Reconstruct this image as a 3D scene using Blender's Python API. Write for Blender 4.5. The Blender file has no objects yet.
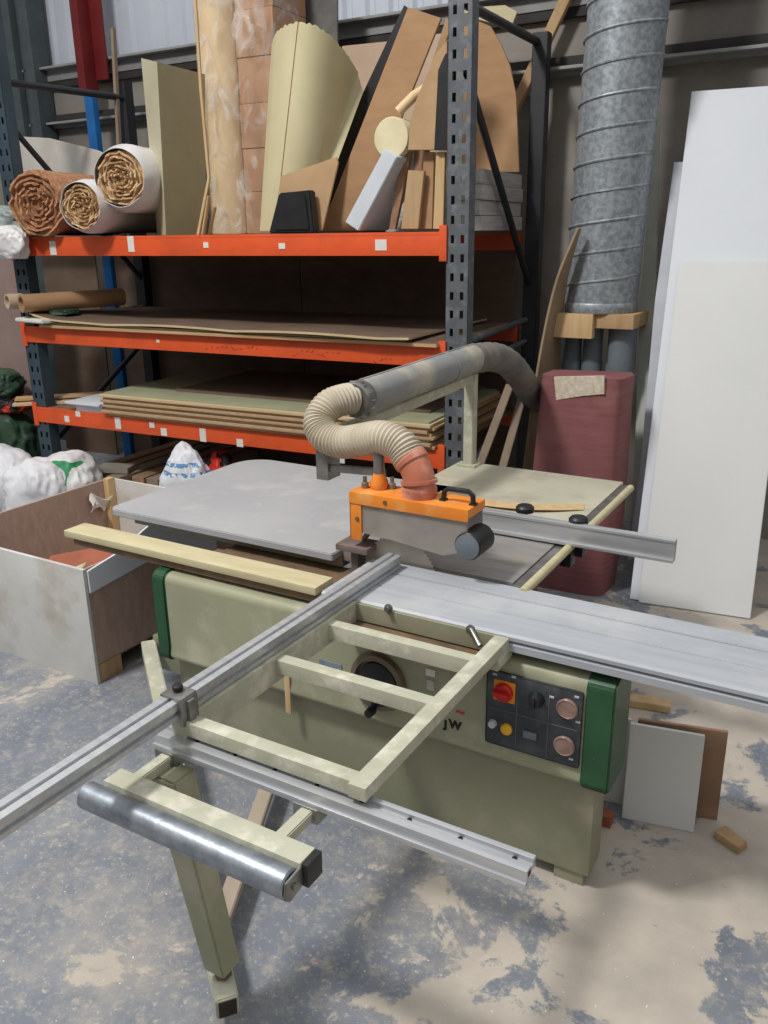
import bpy, bmesh, math, random
from mathutils import Vector as V, Matrix, noise
random.seed(7)
C = bpy.context.scene.collection

# ------------------------------------------------------------------ camera
F = 845.07; H = 2.05
TH, RO, AZ = map(math.radians, (18.327, .784, 30.4124))
def _mats():
    c, s = math.cos(TH), math.sin(TH)
    R = Matrix(((1, 0, 0), (0, -s, -c), (0, c, -s)))
    rr = Matrix(((math.cos(RO), math.sin(RO), 0), (-math.sin(RO), math.cos(RO), 0), (0, 0, 1)))
    M = Matrix(((math.cos(AZ), math.sin(AZ), 0), (-math.sin(AZ), math.cos(AZ), 0), (0, 0, 1)))
    return rr @ R @ M
RM = _mats(); RT = RM.transposed(); CAM = V((0, 0, H))
def ray(x, y): return RT @ V(((x-384)/F, (y-512)/F, 1))
def uz(x, y, z): d = ray(x, y); return CAM + d*((z-H)/d.z)
def uy(x, y, Y): d = ray(x, y); return CAM + d*(Y/d.y)
def ux(x, y, X): d = ray(x, y); return CAM + d*(X/d.x)
# rack frame: s along the front, d into the depth
K = math.radians(3.37); RU = V((math.cos(K), math.sin(K), 0)); RV = V((-math.sin(K), math.cos(K), 0)); RO0 = V((-2.1, 4.5, 0))
def rp(s, d, z): return RO0 + RU*s + RV*d + V((0, 0, z))
def rk(x, y, d=0.0):
    r = ray(x, y); t = ((RO0+RV*d-CAM).dot(RV))/r.dot(RV); p = CAM+r*t-RO0
    return p.dot(RU), p.z
def rkp(x, y, d=0.0): s, z = rk(x, y, d); return rp(s, d, z)

cam = bpy.data.cameras.new('camera'); camo = bpy.data.objects.new('camera', cam); C.objects.link(camo)
cam.sensor_fit = 'HORIZONTAL'; cam.sensor_width = 36; cam.lens = F/768*36; cam.clip_start = .05; cam.clip_end = 200
m = Matrix((RM[0], -RM[1], -RM[2])).transposed().to_4x4(); m.translation = CAM
camo.matrix_world = m; bpy.context.scene.camera = camo

# ------------------------------------------------------------------ materials
def lin(c):
    return tuple(((x/255)/12.92 if x/255 <= .04045 else ((x/255+.055)/1.055)**2.4) for x in c) + (1,)
MATS = {}
def mat(name, c1, c2=None, rough=.6, metal=0, scale=6, stretch=(1, 1, 1), bump=0, bscale=None, detail=5, lo=.35, hi=.65, dust=None, dscale=3, dlo=.5, dhi=.7, spec=.4, speck=None):
    if name in MATS: return MATS[name]
    m = bpy.data.materials.new(name); m.use_nodes = True; nt = m.node_tree; N = nt.nodes; L = nt.links
    b = N['Principled BSDF']; b.inputs['Roughness'].default_value = rough; b.inputs['Metallic'].default_value = metal
    b.inputs['Specular IOR Level'].default_value = spec
    tc = N.new('ShaderNodeTexCoord'); mp = N.new('ShaderNodeMapping'); mp.inputs['Scale'].default_value = stretch
    L.new(tc.outputs['Object'], mp.inputs[0])
    def nz(sc, det=detail, src=mp):
        n = N.new('ShaderNodeTexNoise'); n.inputs['Scale'].default_value = sc; n.inputs['Detail'].default_value = det; n.inputs['Roughness'].default_value = .6
        L.new(src.outputs[0] if src is mp else src.outputs['Object'], n.inputs['Vector']); return n
    def ramp(n, a, z):
        r = N.new('ShaderNodeValToRGB'); r.color_ramp.elements[0].position = a; r.color_ramp.elements[1].position = z; L.new(n.outputs[0], r.inputs[0]); return r
    def mix(f, a, z):
        x = N.new('ShaderNodeMix'); x.data_type = 'RGBA'; L.new(f.outputs[0], x.inputs[0])
        if isinstance(a, tuple): x.inputs[6].default_value = a
        else: L.new(a, x.inputs[6])
        x.inputs[7].default_value = z; return x.outputs[2]
    n1 = nz(scale)
    col = mix(ramp(n1, lo, hi), lin(c1), lin(c2 or tuple(min(255, k*.9) for k in c1)))
    if dust: col = mix(ramp(nz(dscale, 6, tc), dlo, dhi), col, lin(dust))
    if speck: col = mix(ramp(nz(speck[1], 3, tc), speck[2], speck[2]+.05), col, lin(speck[0]))
    L.new(col, b.inputs['Base Color'])
    if bump:
        bp = N.new('ShaderNodeBump'); bp.inputs['Strength'].default_value = bump; bp.inputs['Distance'].default_value = .01
        L.new(nz(bscale or scale*4).outputs[0], bp.inputs['Height']); L.new(bp.outputs[0], b.inputs['Normal'])
    MATS[name] = m; return m
def clear(name, c, alpha, rough=.25, mapped=0):
    m = mat(name, c, rough=rough, bump=.5 if mapped else 0, scale=8, bscale=30); m.node_tree.nodes['Principled BSDF'].inputs['Alpha'].default_value = alpha; return m

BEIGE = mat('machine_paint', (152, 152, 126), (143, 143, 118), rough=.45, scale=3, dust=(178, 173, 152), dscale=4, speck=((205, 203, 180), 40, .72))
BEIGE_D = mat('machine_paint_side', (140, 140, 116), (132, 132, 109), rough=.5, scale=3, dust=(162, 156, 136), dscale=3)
FRAMEP = mat('frame_paint', (182, 181, 160), (168, 167, 147), rough=.5, scale=8, dust=(208, 204, 188), dscale=14)
CREAM = mat('cream_beam', (198, 188, 152), (184, 172, 136), rough=.6, scale=5, stretch=(1, 4, 4))
RUST = mat('rusty_steel', (120, 96, 70), (92, 76, 60), rough=.8, scale=12, bump=.3)
ALU = mat('aluminium', (196, 198, 200), (180, 182, 185), rough=.35, metal=.5, scale=4, stretch=(1, 12, 12))
ALU_T = mat('aluminium_table', (174, 177, 182), (162, 166, 172), rough=.55, metal=.1, scale=3, stretch=(.6, 10, 4), dust=(186, 187, 188), dscale=3)
GALV = mat('galvanised_roller', (160, 165, 170), (128, 136, 145), rough=.4, metal=.7, scale=22, bump=.08)
IRON = mat('cast_iron_table', (152, 148, 145), (132, 128, 124), rough=.5, metal=.2, scale=3, stretch=(1, 5, 1), dust=(150, 142, 132), dscale=3)
EXTM = mat('extension_table_top', (172, 172, 173), (160, 161, 163), rough=.5, metal=.05, scale=2.5, dust=(184, 183, 181), dscale=5, speck=((188, 190, 192), 25, .7))
REARM = mat('rear_table_top', (188, 184, 162), (174, 170, 150), rough=.6, scale=3, dust=(164, 157, 142), dscale=5)
STEEL = mat('dull_steel', (150, 150, 148), (120, 118, 114), rough=.4, metal=.7, scale=14)
BLADE = mat('blade_steel', (188, 180, 168), (172, 164, 152), rough=.5, metal=.2, scale=8)
BLACK = mat('black_plastic', (28, 29, 31), (38, 38, 40), rough=.45, scale=10)
DARK = mat('dark_void', (22, 20, 18), (30, 27, 24), rough=.9)
PANEL = mat('panel_black', (48, 53, 58), (58, 62, 66), rough=.35, scale=9, dust=(80, 84, 86), dscale=12)
LINE = mat('panel_line', (95, 100, 104), rough=.5)
GREEN = mat('green_cap', (38, 80, 52), (32, 68, 44), rough=.4, scale=7, dust=(60, 104, 74), dscale=11, dlo=.58, dhi=.75, speck=((150, 160, 145), 45, .74))
ORANGE = mat('guard_orange', (232, 138, 44), (222, 128, 46), rough=.5, scale=7, dust=(228, 160, 90), dscale=8)
RED = mat('red_knob', (196, 34, 26), rough=.4)
YELL = mat('yellow_plate', (236, 150, 40), rough=.5)
YBTN = mat('yellow_button', (232, 178, 40), rough=.4)
GAUGE = mat('gauge_face', (150, 122, 112), (120, 98, 90), rough=.3, scale=30)
WHITE = mat('white_label', (226, 224, 216), (214, 210, 202), rough=.6)
BLUEG = mat('blue_grey_label', (130, 142, 156), (108, 118, 130), rough=.5, scale=30)
INK = mat('black_ink', (24, 24, 24), rough=.6)
REDINK = mat('red_ink', (196, 60, 60), rough=.6)
POLY = clear('dusty_polycarbonate', (176, 168, 160), .62, .35)
TERRA = mat('terracotta_pvc', (186, 112, 86), (174, 102, 78), rough=.5, scale=7, dust=(205, 150, 132), dscale=9)
HOSE = mat('flexible_hose', (196, 186, 166), (182, 170, 150), rough=.65, scale=6)
PIPE = mat('dusty_pipe', (150, 148, 142), (132, 134, 136), rough=.6, scale=3, dust=(186, 176, 156), dscale=4)
PIPED = mat('dark_dusty_hose', (100, 98, 96), (126, 118, 108), rough=.8, scale=7, bump=.4)
RORG = mat('rack_orange', (226, 92, 44), (216, 84, 40), rough=.5, scale=5, dust=(200, 82, 44), dscale=4, speck=((238, 140, 100), 50, .72))
RGREY = mat('rack_grey', (96, 100, 104), (84, 88, 92), rough=.5, scale=9, dust=(118, 122, 126), dscale=14, speck=((150, 150, 148), 45, .72))
RDARK = mat('rack_dark', (48, 50, 54), (40, 42, 46), rough=.5, scale=9)
RBLUE = mat('rack_blue', (62, 76, 86), (52, 66, 76), rough=.5, scale=6)
DECK = mat('chipboard_deck', (132, 108, 84), (112, 92, 72), rough=.85, scale=30)
CARD = mat('cardboard', (174, 138, 102), (160, 125, 92), rough=.85, scale=4, stretch=(1, 1, 3))
CARD2 = mat('pale_cardboard', (188, 156, 118), (172, 140, 104), rough=.85, scale=4)
CARDP = mat('pinkish_board', (196, 172, 150), (184, 160, 138), rough=.85, scale=4)
PLY = mat('plywood_edge', (196, 164, 122), (172, 138, 98), rough=.8, scale=3, stretch=(1, 1, 40))
PLY2 = mat('pale_ply', (206, 186, 150), (190, 166, 126), rough=.8, scale=5, stretch=(1, 3, 30))
MDF = mat('mdf_board', (186, 156, 122), (172, 142, 110), rough=.85, scale=20)
GRNB = mat('green_grey_board', (156, 158, 128), (146, 148, 120), rough=.7, scale=4)
BOARDD = mat('brown_hardboard', (118, 98, 82), (104, 86, 72), rough=.85, scale=4, stretch=(1, 1, 2))
WOOD = mat('raw_timber', (184, 154, 116), (168, 136, 98), rough=.8, scale=4, stretch=(6, 6, .8))
WOODP = mat('pine_timber', (204, 176, 134), (190, 158, 114), rough=.8, scale=4, stretch=(6, 6, .8))
WOODB = mat('brown_timber', (160, 126, 98), (136, 106, 82), rough=.85, scale=6, stretch=(4, 1, 4))
WOODG = mat('greyed_timber', (150, 132, 114), (132, 116, 100), rough=.85, scale=6)
OLIVE = mat('olive_sheet', (172, 165, 135), (162, 155, 126), rough=.6, scale=2.5)
OLIVE2 = mat('olive_sheet_light', (190, 184, 156), (180, 174, 146), rough=.6, scale=2.5)
CONE = mat('cream_sheet', (204, 194, 156), (192, 182, 144), rough=.6, scale=2.5, speck=((110, 96, 70), 14, .76))
FELT = mat('brown_underlay', (196, 146, 108), (158, 112, 80), rough=.95, scale=40, bump=.8, lo=.4, hi=.6)
FELT2 = mat('pale_underlay', (222, 190, 148), (188, 150, 108), rough=.95, scale=40, bump=.8, lo=.4, hi=.6)
WRAP = mat('white_plastic_wrap', (226, 224, 222), (208, 206, 206), rough=.35, scale=5, bump=.6, bscale=14)
BAGW = mat('white_sack', (226, 226, 228), (206, 206, 210), rough=.45, scale=4, bump=.5, bscale=9)
BAGD = mat('dirty_clear_plastic', (170, 178, 174), (130, 142, 138), rough=.3, scale=8, bump=.6, bscale=14)
BAGG = mat('green_sack', (58, 84, 62), (42, 62, 48), rough=.5, scale=9, bump=.5, bscale=12)
CREAMT = mat('cream_tube', (222, 196, 152), (212, 184, 140), rough=.5, scale=4)
CARTON = mat('carton', (188, 146, 108), (174, 130, 94), rough=.7, scale=3)
FILM = clear('stretch_film', (236, 232, 228), .22, .12, 1)
def film_highlights(m):  # uneven opacity paints whitish highlight streaks into the film
    nt = m.node_tree; N = nt.nodes; L = nt.links; tc = N.new('ShaderNodeTexCoord'); mp = N.new('ShaderNodeMapping'); mp.inputs['Scale'].default_value = (5, 5, 3)
    n = N.new('ShaderNodeTexNoise'); n.inputs['Scale'].default_value = 1.6; n.inputs['Detail'].default_value = 7; n.inputs['Distortion'].default_value = 1.2
    q = N.new('ShaderNodeMapRange'); q.inputs[1].default_value = .48; q.inputs[2].default_value = .78; q.inputs[3].default_value = .10; q.inputs[4].default_value = .8
    L.new(tc.outputs['Object'], mp.inputs[0]); L.new(mp.outputs[0], n.inputs['Vector']); L.new(n.outputs[0], q.inputs[0]); L.new(q.outputs[0], N['Principled BSDF'].inputs['Alpha'])
film_highlights(FILM)
WPANEL = mat('white_panel', (212, 216, 221), (207, 211, 217), rough=.45, scale=1.5)
WPANEL2 = mat('cream_white_panel', (213, 214, 212), (208, 209, 207), rough=.45, scale=1.5)
GWHITE = mat('grey_white_strip', (188, 192, 200), (178, 182, 190), rough=.5)
OWHITE = mat('olive_white_strip', (186, 188, 178), (174, 176, 166), rough=.5)
MAROON = mat('maroon_mat', (134, 84, 84), (122, 74, 76), rough=.8, scale=2, stretch=(1, 1, 22), dust=(146, 102, 96), dscale=2)
DUCTM = mat('galvanised_spangle', (160, 166, 170), (128, 136, 142), rough=.48, metal=.45, scale=34, detail=4, lo=.40, hi=.62, bump=.05)
PGREY = mat('grey_pipe', (112, 120, 126), (98, 106, 112), rough=.5, scale=5)
CONC = mat('blockwork', (154, 148, 140), (136, 130, 122), rough=.9, scale=2.5, bump=.2, bscale=30, dust=(124, 119, 114), dscale=.9)
RAILM = mat('steel_rail', (152, 154, 154), (138, 138, 136), rough=.6, scale=5)
RAILD = mat('rail_shadow', (58, 54, 52), (48, 46, 44), rough=.8)
REDS = mat('red_oxide_steel', (118, 34, 34), (104, 28, 30), rough=.5, scale=4)
BLUEP = mat('blue_post', (28, 104, 170), (24, 92, 154), rough=.5, scale=6)
BINW = mat('bin_white_outside', (206, 206, 202), (194, 192, 186), rough=.55, scale=3, dust=(178, 168, 156), dscale=4)
BINB = mat('bin_brown_chipboard', (174, 150, 136), (160, 136, 122), rough=.85, scale=10, stretch=(3, 3, 1))
REDB = mat('reddish_board', (156, 90, 66), (140, 78, 56), rough=.7, scale=6)
GREYBOARD = mat('grey_board', (192, 188, 184), (170, 167, 165), rough=.8, scale=3, stretch=(1, 1, 16))
def corrug():
    m = mat('corrugated_cladding', (198, 204, 214), (190, 196, 207), rough=.5, scale=1.5); return m
CLAD = corrug()

def printed(name, base, ink, kind):
    m = mat(name, base, tuple(k*.93 for k in base), rough=.45, bump=.5, bscale=10); nt = m.node_tree; N = nt.nodes; L = nt.links
    b = N['Principled BSDF']; old = b.inputs['Base Color'].links[0].from_socket
    tc = N.new('ShaderNodeTexCoord'); sp = N.new('ShaderNodeSeparateXYZ'); L.new(tc.outputs['Object'], sp.inputs[0])
    def mth(op, a, z=None):
        x = N.new('ShaderNodeMath'); x.operation = op
        for i, q in enumerate((a, z)):
            if q is None: continue
            if isinstance(q, (int, float)): x.inputs[i].default_value = q
            else: L.new(q, x.inputs[i])
        return x.outputs[0]
    nz = N.new('ShaderNodeTexNoise'); nz.inputs['Scale'].default_value = 30; L.new(tc.outputs['Object'], nz.inputs['Vector'])
    if kind == 'bands':   # broken lines of print across the upper half
        w = mth('SINE', mth('MULTIPLY', sp.outputs[2], 95)); band = mth('GREATER_THAN', w, .1)
        top = mth('MULTIPLY', mth('GREATER_THAN', sp.outputs[2], .10), mth('LESS_THAN', sp.outputs[2], .24))
        f = mth('MULTIPLY', mth('MULTIPLY', band, top), mth('GREATER_THAN', nz.outputs[0], .47))
    elif kind == 'swoosh':
        dx = mth('MULTIPLY', mth('SUBTRACT', sp.outputs[0], .06), 1.0); dz = mth('SUBTRACT', sp.outputs[2], .13)
        r = mth('SQRT', mth('ADD', mth('MULTIPLY', dx, dx), mth('MULTIPLY', dz, dz)))
        f = mth('MULTIPLY', mth('MULTIPLY', mth('GREATER_THAN', r, .075), mth('LESS_THAN', r, .12)), mth('LESS_THAN', dx, .09))
        f = mth('MULTIPLY', f, mth('LESS_THAN', sp.outputs[1], .05))
    else:
        f = mth('GREATER_THAN', nz.outputs[0], .52); nz.inputs['Scale'].default_value = 9
    x = N.new('ShaderNodeMix'); x.data_type = 'RGBA'; L.new(f, x.inputs[0]); L.new(old, x.inputs[6]); x.inputs[7].default_value = lin(ink)
    L.new(x.outputs[2], b.inputs['Base Color']); return m
BAGBLUE = printed('white_sack_blue_print', (224, 226, 230), (96, 142, 186), 'bands')
BAGSWOOSH = printed('white_sack_green_print', (222, 222, 220), (54, 140, 92), 'swoosh')
BAGRED = printed('red_black_sack', (196, 52, 36), (32, 28, 30), 'blobs')

def floor_mat():
    m = bpy.data.materials.new('worn_floor'); m.use_nodes = True; nt = m.node_tree; N = nt.nodes; L = nt.links; b = N['Principled BSDF']
    tc = N.new('ShaderNodeTexCoord')
    def nz(sc, det=6, r=.6, dist=0):
        n = N.new('ShaderNodeTexNoise'); n.inputs['Scale'].default_value = sc; n.inputs['Detail'].default_value = det; n.inputs['Roughness'].default_value = r; n.inputs['Distortion'].default_value = dist
        L.new(tc.outputs['Object'], n.inputs['Vector']); return n.outputs[0]
    def ramp(s, a, z):
        r = N.new('ShaderNodeMapRange'); r.clamp = True; r.inputs[1].default_value = a; r.inputs[2].default_value = z; L.new(s, r.inputs[0]); return r.outputs[0]
    def mix(f, a, z):
        x = N.new('ShaderNodeMix'); x.data_type = 'RGBA'; L.new(f, x.inputs[0])
        for i, q in ((6, a), (7, z)):
            if isinstance(q, tuple): x.inputs[i].default_value = lin(q)
            else: L.new(q, x.inputs[i])
        return x.outputs[2]
    def add(a, z, op='ADD'):
        x = N.new('ShaderNodeMath'); x.operation = op
        for i, q in enumerate((a, z)):
            if isinstance(q, (int, float)): x.inputs[i].default_value = q
            else: L.new(q, x.inputs[i])
        return x.outputs[0]
    sp = N.new('ShaderNodeSeparateXYZ'); L.new(tc.outputs['Object'], sp.inputs[0])
    paint = mix(ramp(nz(3.5), .3, .7), (104, 110, 121), (128, 132, 139))
    paint = mix(ramp(nz(15, 9, .75), .50, .66), paint, (156, 152, 146))            # rubbed through
    paint = mix(ramp(nz(48, 6, .75), .56, .66), paint, (172, 168, 160))
    conc = mix(ramp(nz(5), .35, .65), (192, 182, 168), (172, 164, 154))
    right = ramp(sp.outputs[0], -1.5, -.5)                                           # paint is more worn away to the right
    w = add(nz(2.6, 9, .68, .3), add(right, .20, 'MULTIPLY'))
    col = mix(ramp(w, .605, .64), paint, conc)
    col = mix(ramp(nz(1.3, 9, .75), .50, .80), col, (172, 162, 148))                  # sawdust
    col = mix(ramp(nz(70, 2), .70, .73), col, (214, 212, 206))                      # paint flecks
    L.new(col, b.inputs['Base Color']); b.inputs['Roughness'].default_value = .62; b.inputs['Specular IOR Level'].default_value = .35
    bp = N.new('ShaderNodeBump'); bp.inputs['Strength'].default_value = .15; bp.inputs['Distance'].default_value = .004; L.new(nz(40), bp.inputs['Height']); L.new(bp.outputs[0], b.inputs['Normal'])
    return m
FLOOR = floor_mat()

# ------------------------------------------------------------------ mesh helpers
class MB:
    def __init__(s): s.bm = bmesh.new()
    def _merge(s, b, M=None):
        me = bpy.data.meshes.new('t')
        if M is not None: bmesh.ops.transform(b, matrix=M, verts=b.verts)
        b.to_mesh(me); b.free(); s.bm.from_mesh(me); bpy.data.meshes.remove(me); return s
    def box(s, lo, hi, bev=.0, M=None, seg=2):
        b = bmesh.new(); bmesh.ops.create_cube(b, size=1)
        for v in b.verts: v.co = V([lo[i]+(v.co[i]+.5)*(hi[i]-lo[i]) for i in range(3)])
        if bev: bmesh.ops.bevel(b, geom=b.edges[:], offset=bev, segments=seg, affect='EDGES', profile=.7)
        return s._merge(b, M)
    def hull8(s, a, c, bev=0):     # a, c: two matching outlines joined into a solid
        b = bmesh.new(); n = len(a); va = [b.verts.new(p) for p in a]; vc = [b.verts.new(p) for p in c]
        b.faces.new(va); b.faces.new(vc[::-1])
        for i in range(n): b.faces.new((va[i], vc[i], vc[(i+1) % n], va[(i+1) % n]))
        bmesh.ops.recalc_face_normals(b, faces=b.faces)
        if bev: bmesh.ops.bevel(b, geom=b.edges[:], offset=bev, segments=2, affect='EDGES')
        return s._merge(b)
    def prism(s, pts, off, bev=0): off = V(off); return s.hull8([V(p) for p in pts], [V(p)+off for p in pts], bev)
    def bar(s, p, q, w, h, up=(0, 0, 1), bev=.003):   # rectangular bar from p to q
        p, q = V(p), V(q); t = (q-p).normalized(); up = V(up)
        x = t.cross(up).normalized(); y = x.cross(t)
        o = [x*w/2+y*h/2, -x*w/2+y*h/2, -x*w/2-y*h/2, x*w/2-y*h/2]
        return s.hull8([p+k for k in o], [q+k for k in o], bev)
    def tube(s, path, r, n=16, caps=True, inner=None):
        path = [V(p) for p in path]; R = r if callable(r) else (lambda i: r)
        b = bmesh.new(); prev = None; rings = []; N = len(path)
        for i, p in enumerate(path):
            t = (path[min(i+1, N-1)]-path[max(i-1, 0)]).normalized()
            if prev is None:
                a = V((0, 0, 1)) if abs(t.z) < .9 else V((1, 0, 0)); x = t.cross(a).normalized()
            else: x = (prev - t*prev.dot(t)).normalized()
            prev = x; y = t.cross(x); rr = R(i)
            rings.append([b.verts.new(p+(x*math.cos(2*math.pi*k/n)+y*math.sin(2*math.pi*k/n))*rr) for k in range(n)])
        for i in range(N-1):
            for k in range(n): b.faces.new((rings[i][k], rings[i][(k+1) % n], rings[i+1][(k+1) % n], rings[i+1][k]))
        if caps: b.faces.new(rings[0][::-1]); b.faces.new(rings[-1])
        bmesh.ops.recalc_face_normals(b, faces=b.faces); return s._merge(b)
    def cyl(s, p, q, r, n=24, r2=None, bev=0):
        p, q = V(p), V(q); r2 = r if r2 is None else r2
        if bev:
            L_ = (q-p).length; return s.lathe([(r-bev, 0), (r, bev), (r2, L_-bev), (r2-bev, L_)], p, q-p, n)
        return s.tube([p, q], lambda i: (r, r2)[i], n)
    def lathe(s, prof, p, axis, n=32):   # prof: (radius, along)
        p = V(p); t = V(axis).normalized(); a = V((0, 0, 1)) if abs(t.z) < .9 else V((1, 0, 0)); x = t.cross(a).normalized(); y = t.cross(x)
        b = bmesh.new(); rg = [[b.verts.new(p+t*h+(x*math.cos(2*math.pi*k/n)+y*math.sin(2*math.pi*k/n))*max(r, .0005)) for k in range(n)] for r, h in prof]
        for i in range(len(rg)-1):
            for k in range(n): b.faces.new((rg[i][k], rg[i][(k+1) % n], rg[i+1][(k+1) % n], rg[i+1][k]))
        b.faces.new(rg[0][::-1]); b.faces.new(rg[-1]); bmesh.ops.recalc_face_normals(b, faces=b.faces); return s._merge(b)
    def sheet(s, fn, nu, nv, th):
        b = bmesh.new(); g = [[b.verts.new(fn(i/nu, j/nv)) for i in range(nu+1)] for j in range(nv+1)]
        for j in range(nv):
            for i in range(nu): b.faces.new((g[j][i], g[j][i+1], g[j+1][i+1], g[j+1][i]))
        bmesh.ops.recalc_face_normals(b, faces=b.faces)
        bmesh.ops.solidify(b, geom=b.faces[:], thickness=th); return s._merge(b)
    def build(s, name, mat_, parent=None, angle=.6, origin=None):
        me = bpy.data.meshes.new(name); s.bm.to_mesh(me); s.bm.free()
        for p in me.polygons: p.use_smooth = True
        me.set_sharp_from_angle(angle=angle)
        me.materials.append(mat_); o = bpy.data.objects.new(name, me); C.objects.link(o)
        if origin is not None:
            me.transform(Matrix.Translation(-V(origin))); o.location = V(origin)
        if parent:
            o.parent = parent     # meshes are built in world coordinates; only an Empty moves its children
            if parent.type == 'EMPTY': o.matrix_parent_inverse = Matrix.Translation(-parent.location)
        return o
def tag(o, label, cat, group=None, kind=None):
    if label: o['label'] = label
    if cat: o['category'] = cat
    if group: o['group'] = group
    if kind: o['kind'] = kind
    return o
def empty(name, loc, label, cat, group=None):
    o = bpy.data.objects.new(name, None); o.location = V(loc); o.empty_display_size = .05; C.objects.link(o); return tag(o, label, cat, group)
def struct(o): o['kind'] = 'structure'; return o

# ------------------------------------------------------------------ room
WY = 6.05
mb = MB(); mb.box((-16, -6, -.1), (8, WY+.1, 0)); struct(mb.build('floor', FLOOR))
mb = MB(); mb.box((-16, WY, 0), (8, WY+.2, 3.46)); wall = struct(mb.build('wall_back', CONC))
mb = MB()   # ribbed metal cladding above the blockwork
pts = []; x = -16.0
while x < 8:
    for dx, dy in ((0, 0), (.11, 0), (.135, .03), (.175, .03), (.2, 0)): pts.append((x+dx, WY+.06+dy))
    x += .2
for (x0, y0), (x1, y1) in zip(pts, pts[1:]):
    if x1-x0 < .001: continue
    mb.hull8([V((x0, y0, 3.42)), V((x1, y1, 3.42)), V((x1, y1, 6.5)), V((x0, y0, 6.5))], [V((x0, y0+.01, 3.42)), V((x1, y1+.01, 3.42)), V((x1, y1+.01, 6.5)), V((x0, y0+.01, 6.5))])
mb.build('cladding', CLAD, wall)
for i, (z0, z1) in enumerate(((3.02, 3.065), (3.42, 3.53))):
    mb = MB(); mb.box((-16, WY-.14, z1-.02), (8, WY+.02, z1), .004); mb.box((-16, WY-.06, z0), (8, WY+.02, z1), .003)
    t = struct(mb.build('trim_%d' % (i+1), RAILM))
    zc = (3.066, 3.135) if i == 0 else (3.36, 3.418); mb = MB(); mb.box((-16, WY-.05, zc[0]), (8, WY+.0, zc[1]), .004); mb.build('shadow_band', RAILD, t)  # dark strip paints the shadow gap along each rail
# red oxide column in front of the cladding
a = uy(78, 0, WY-.18)
mb = MB(); w = .16
mb.box((a.x+.02, WY-.30, 3.25), (a.x+.11, WY-.15, 6), .004); mb.box((a.x+.02, WY-.17, 3.35), (a.x+.25, WY-.15, 6), .002)
struct(mb.build('trim_3', REDS))
p = uy(94, 120, WY-.38)
mb = MB(); mb.box((p.x-.05, WY-.42, 0), (p.x+.05, WY-.36, 3.22), .004); struct(mb.build('trim_4', BLUEP))
# dark steel stanchion at the far left and its thin light conduit
p = uy(18, 60, WY-.2); mb = MB(); mb.box((p.x-.16, WY-.2, 0), (p.x-.04, WY-.02, 6), .004); mb.box((p.x-.02, WY-.14, 2.4), (p.x+.02, WY-.1, 6)); mb.box((p.x+.08, WY-.2, 2.4), (p.x+.2, WY-.02, 6), .004)
struct(mb.build('trim_5', mat('grey_green_steel', (78, 88, 90), (68, 76, 78), rough=.6)))

# ------------------------------------------------------------------ panel saw
T = .87
saw = empty('panel_saw', (-1.4, 2.8, 0), 'beige green sliding table panel saw with orange blade guard and outrigger', 'panel saw')
def part(mb, name, m_, parent=None, angle=.6): return mb.build(name, m_, parent or saw, angle)
mb = MB(); mb.box((-2.31, 2.25, .05), (-.57, 2.38, .44), .012); mb.box((-2.31, 2.34, .05), (-.86, 3.0, .44), .012)
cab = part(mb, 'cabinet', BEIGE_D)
for fx, fy in ((-.64, 2.33), (-2.25, 2.36), (-.95, 3.15)):
    mb = MB(); mb.box((fx-.05, fy-.07, 0), (fx+.05, fy+.05, .052), .005); part(mb, 'foot', BEIGE_D, cab)
p = uy(361, 738, 2.268); mb = MB(); mb.lathe([(.024, 0), (.024, -.006), (.016, -.008), (.012, .002)], p, (0, 1, 0), 20); part(mb, 'lock', STEEL, cab)
mb = MB(); mb.box((-2.28, 2.34, .40), (-.95, 2.62, .785), .01); mb.box((-1.7, 2.6, .40), (-1.12, 3.2, .785), .01); part(mb, 'bed', RUST)
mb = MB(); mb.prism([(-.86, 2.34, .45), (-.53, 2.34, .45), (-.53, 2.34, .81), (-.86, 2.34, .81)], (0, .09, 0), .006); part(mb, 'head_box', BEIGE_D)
# fascia: long box with rounded front edges and a lower lip
def arc(cy, cz, r, a0, a1, n=6): return [(cy+r*math.cos(math.radians(a0+(a1-a0)*i/n)), cz+r*math.sin(math.radians(a0+(a1-a0)*i/n))) for i in range(n+1)]
def fascia_prof(o=0.0):
    return [(2.40, .785+o)] + arc(2.246, .751, .034+o, 90, 180) + [(2.212-o, .47)] + arc(2.228, .437, .022+o, 170, 270) + [(2.40, .415-o)]
prof = fascia_prof()
mb = MB(); mb.prism([(-2.305, y, z) for y, z in prof], (1.70, 0, 0)); fas = part(mb, 'fascia', BEIGE, angle=.9)
for x0, x1 in ((-2.37, -2.303), (-.608, -.520)):
    mb = MB(); pr = fascia_prof(.008); mb.prism([(x0, y, z) for y, z in pr], (x1-x0, 0, 0), 0.006)
    part(mb, 'end_cap', GREEN, fas, .9)['label'] = 'dark green end cap'
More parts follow.
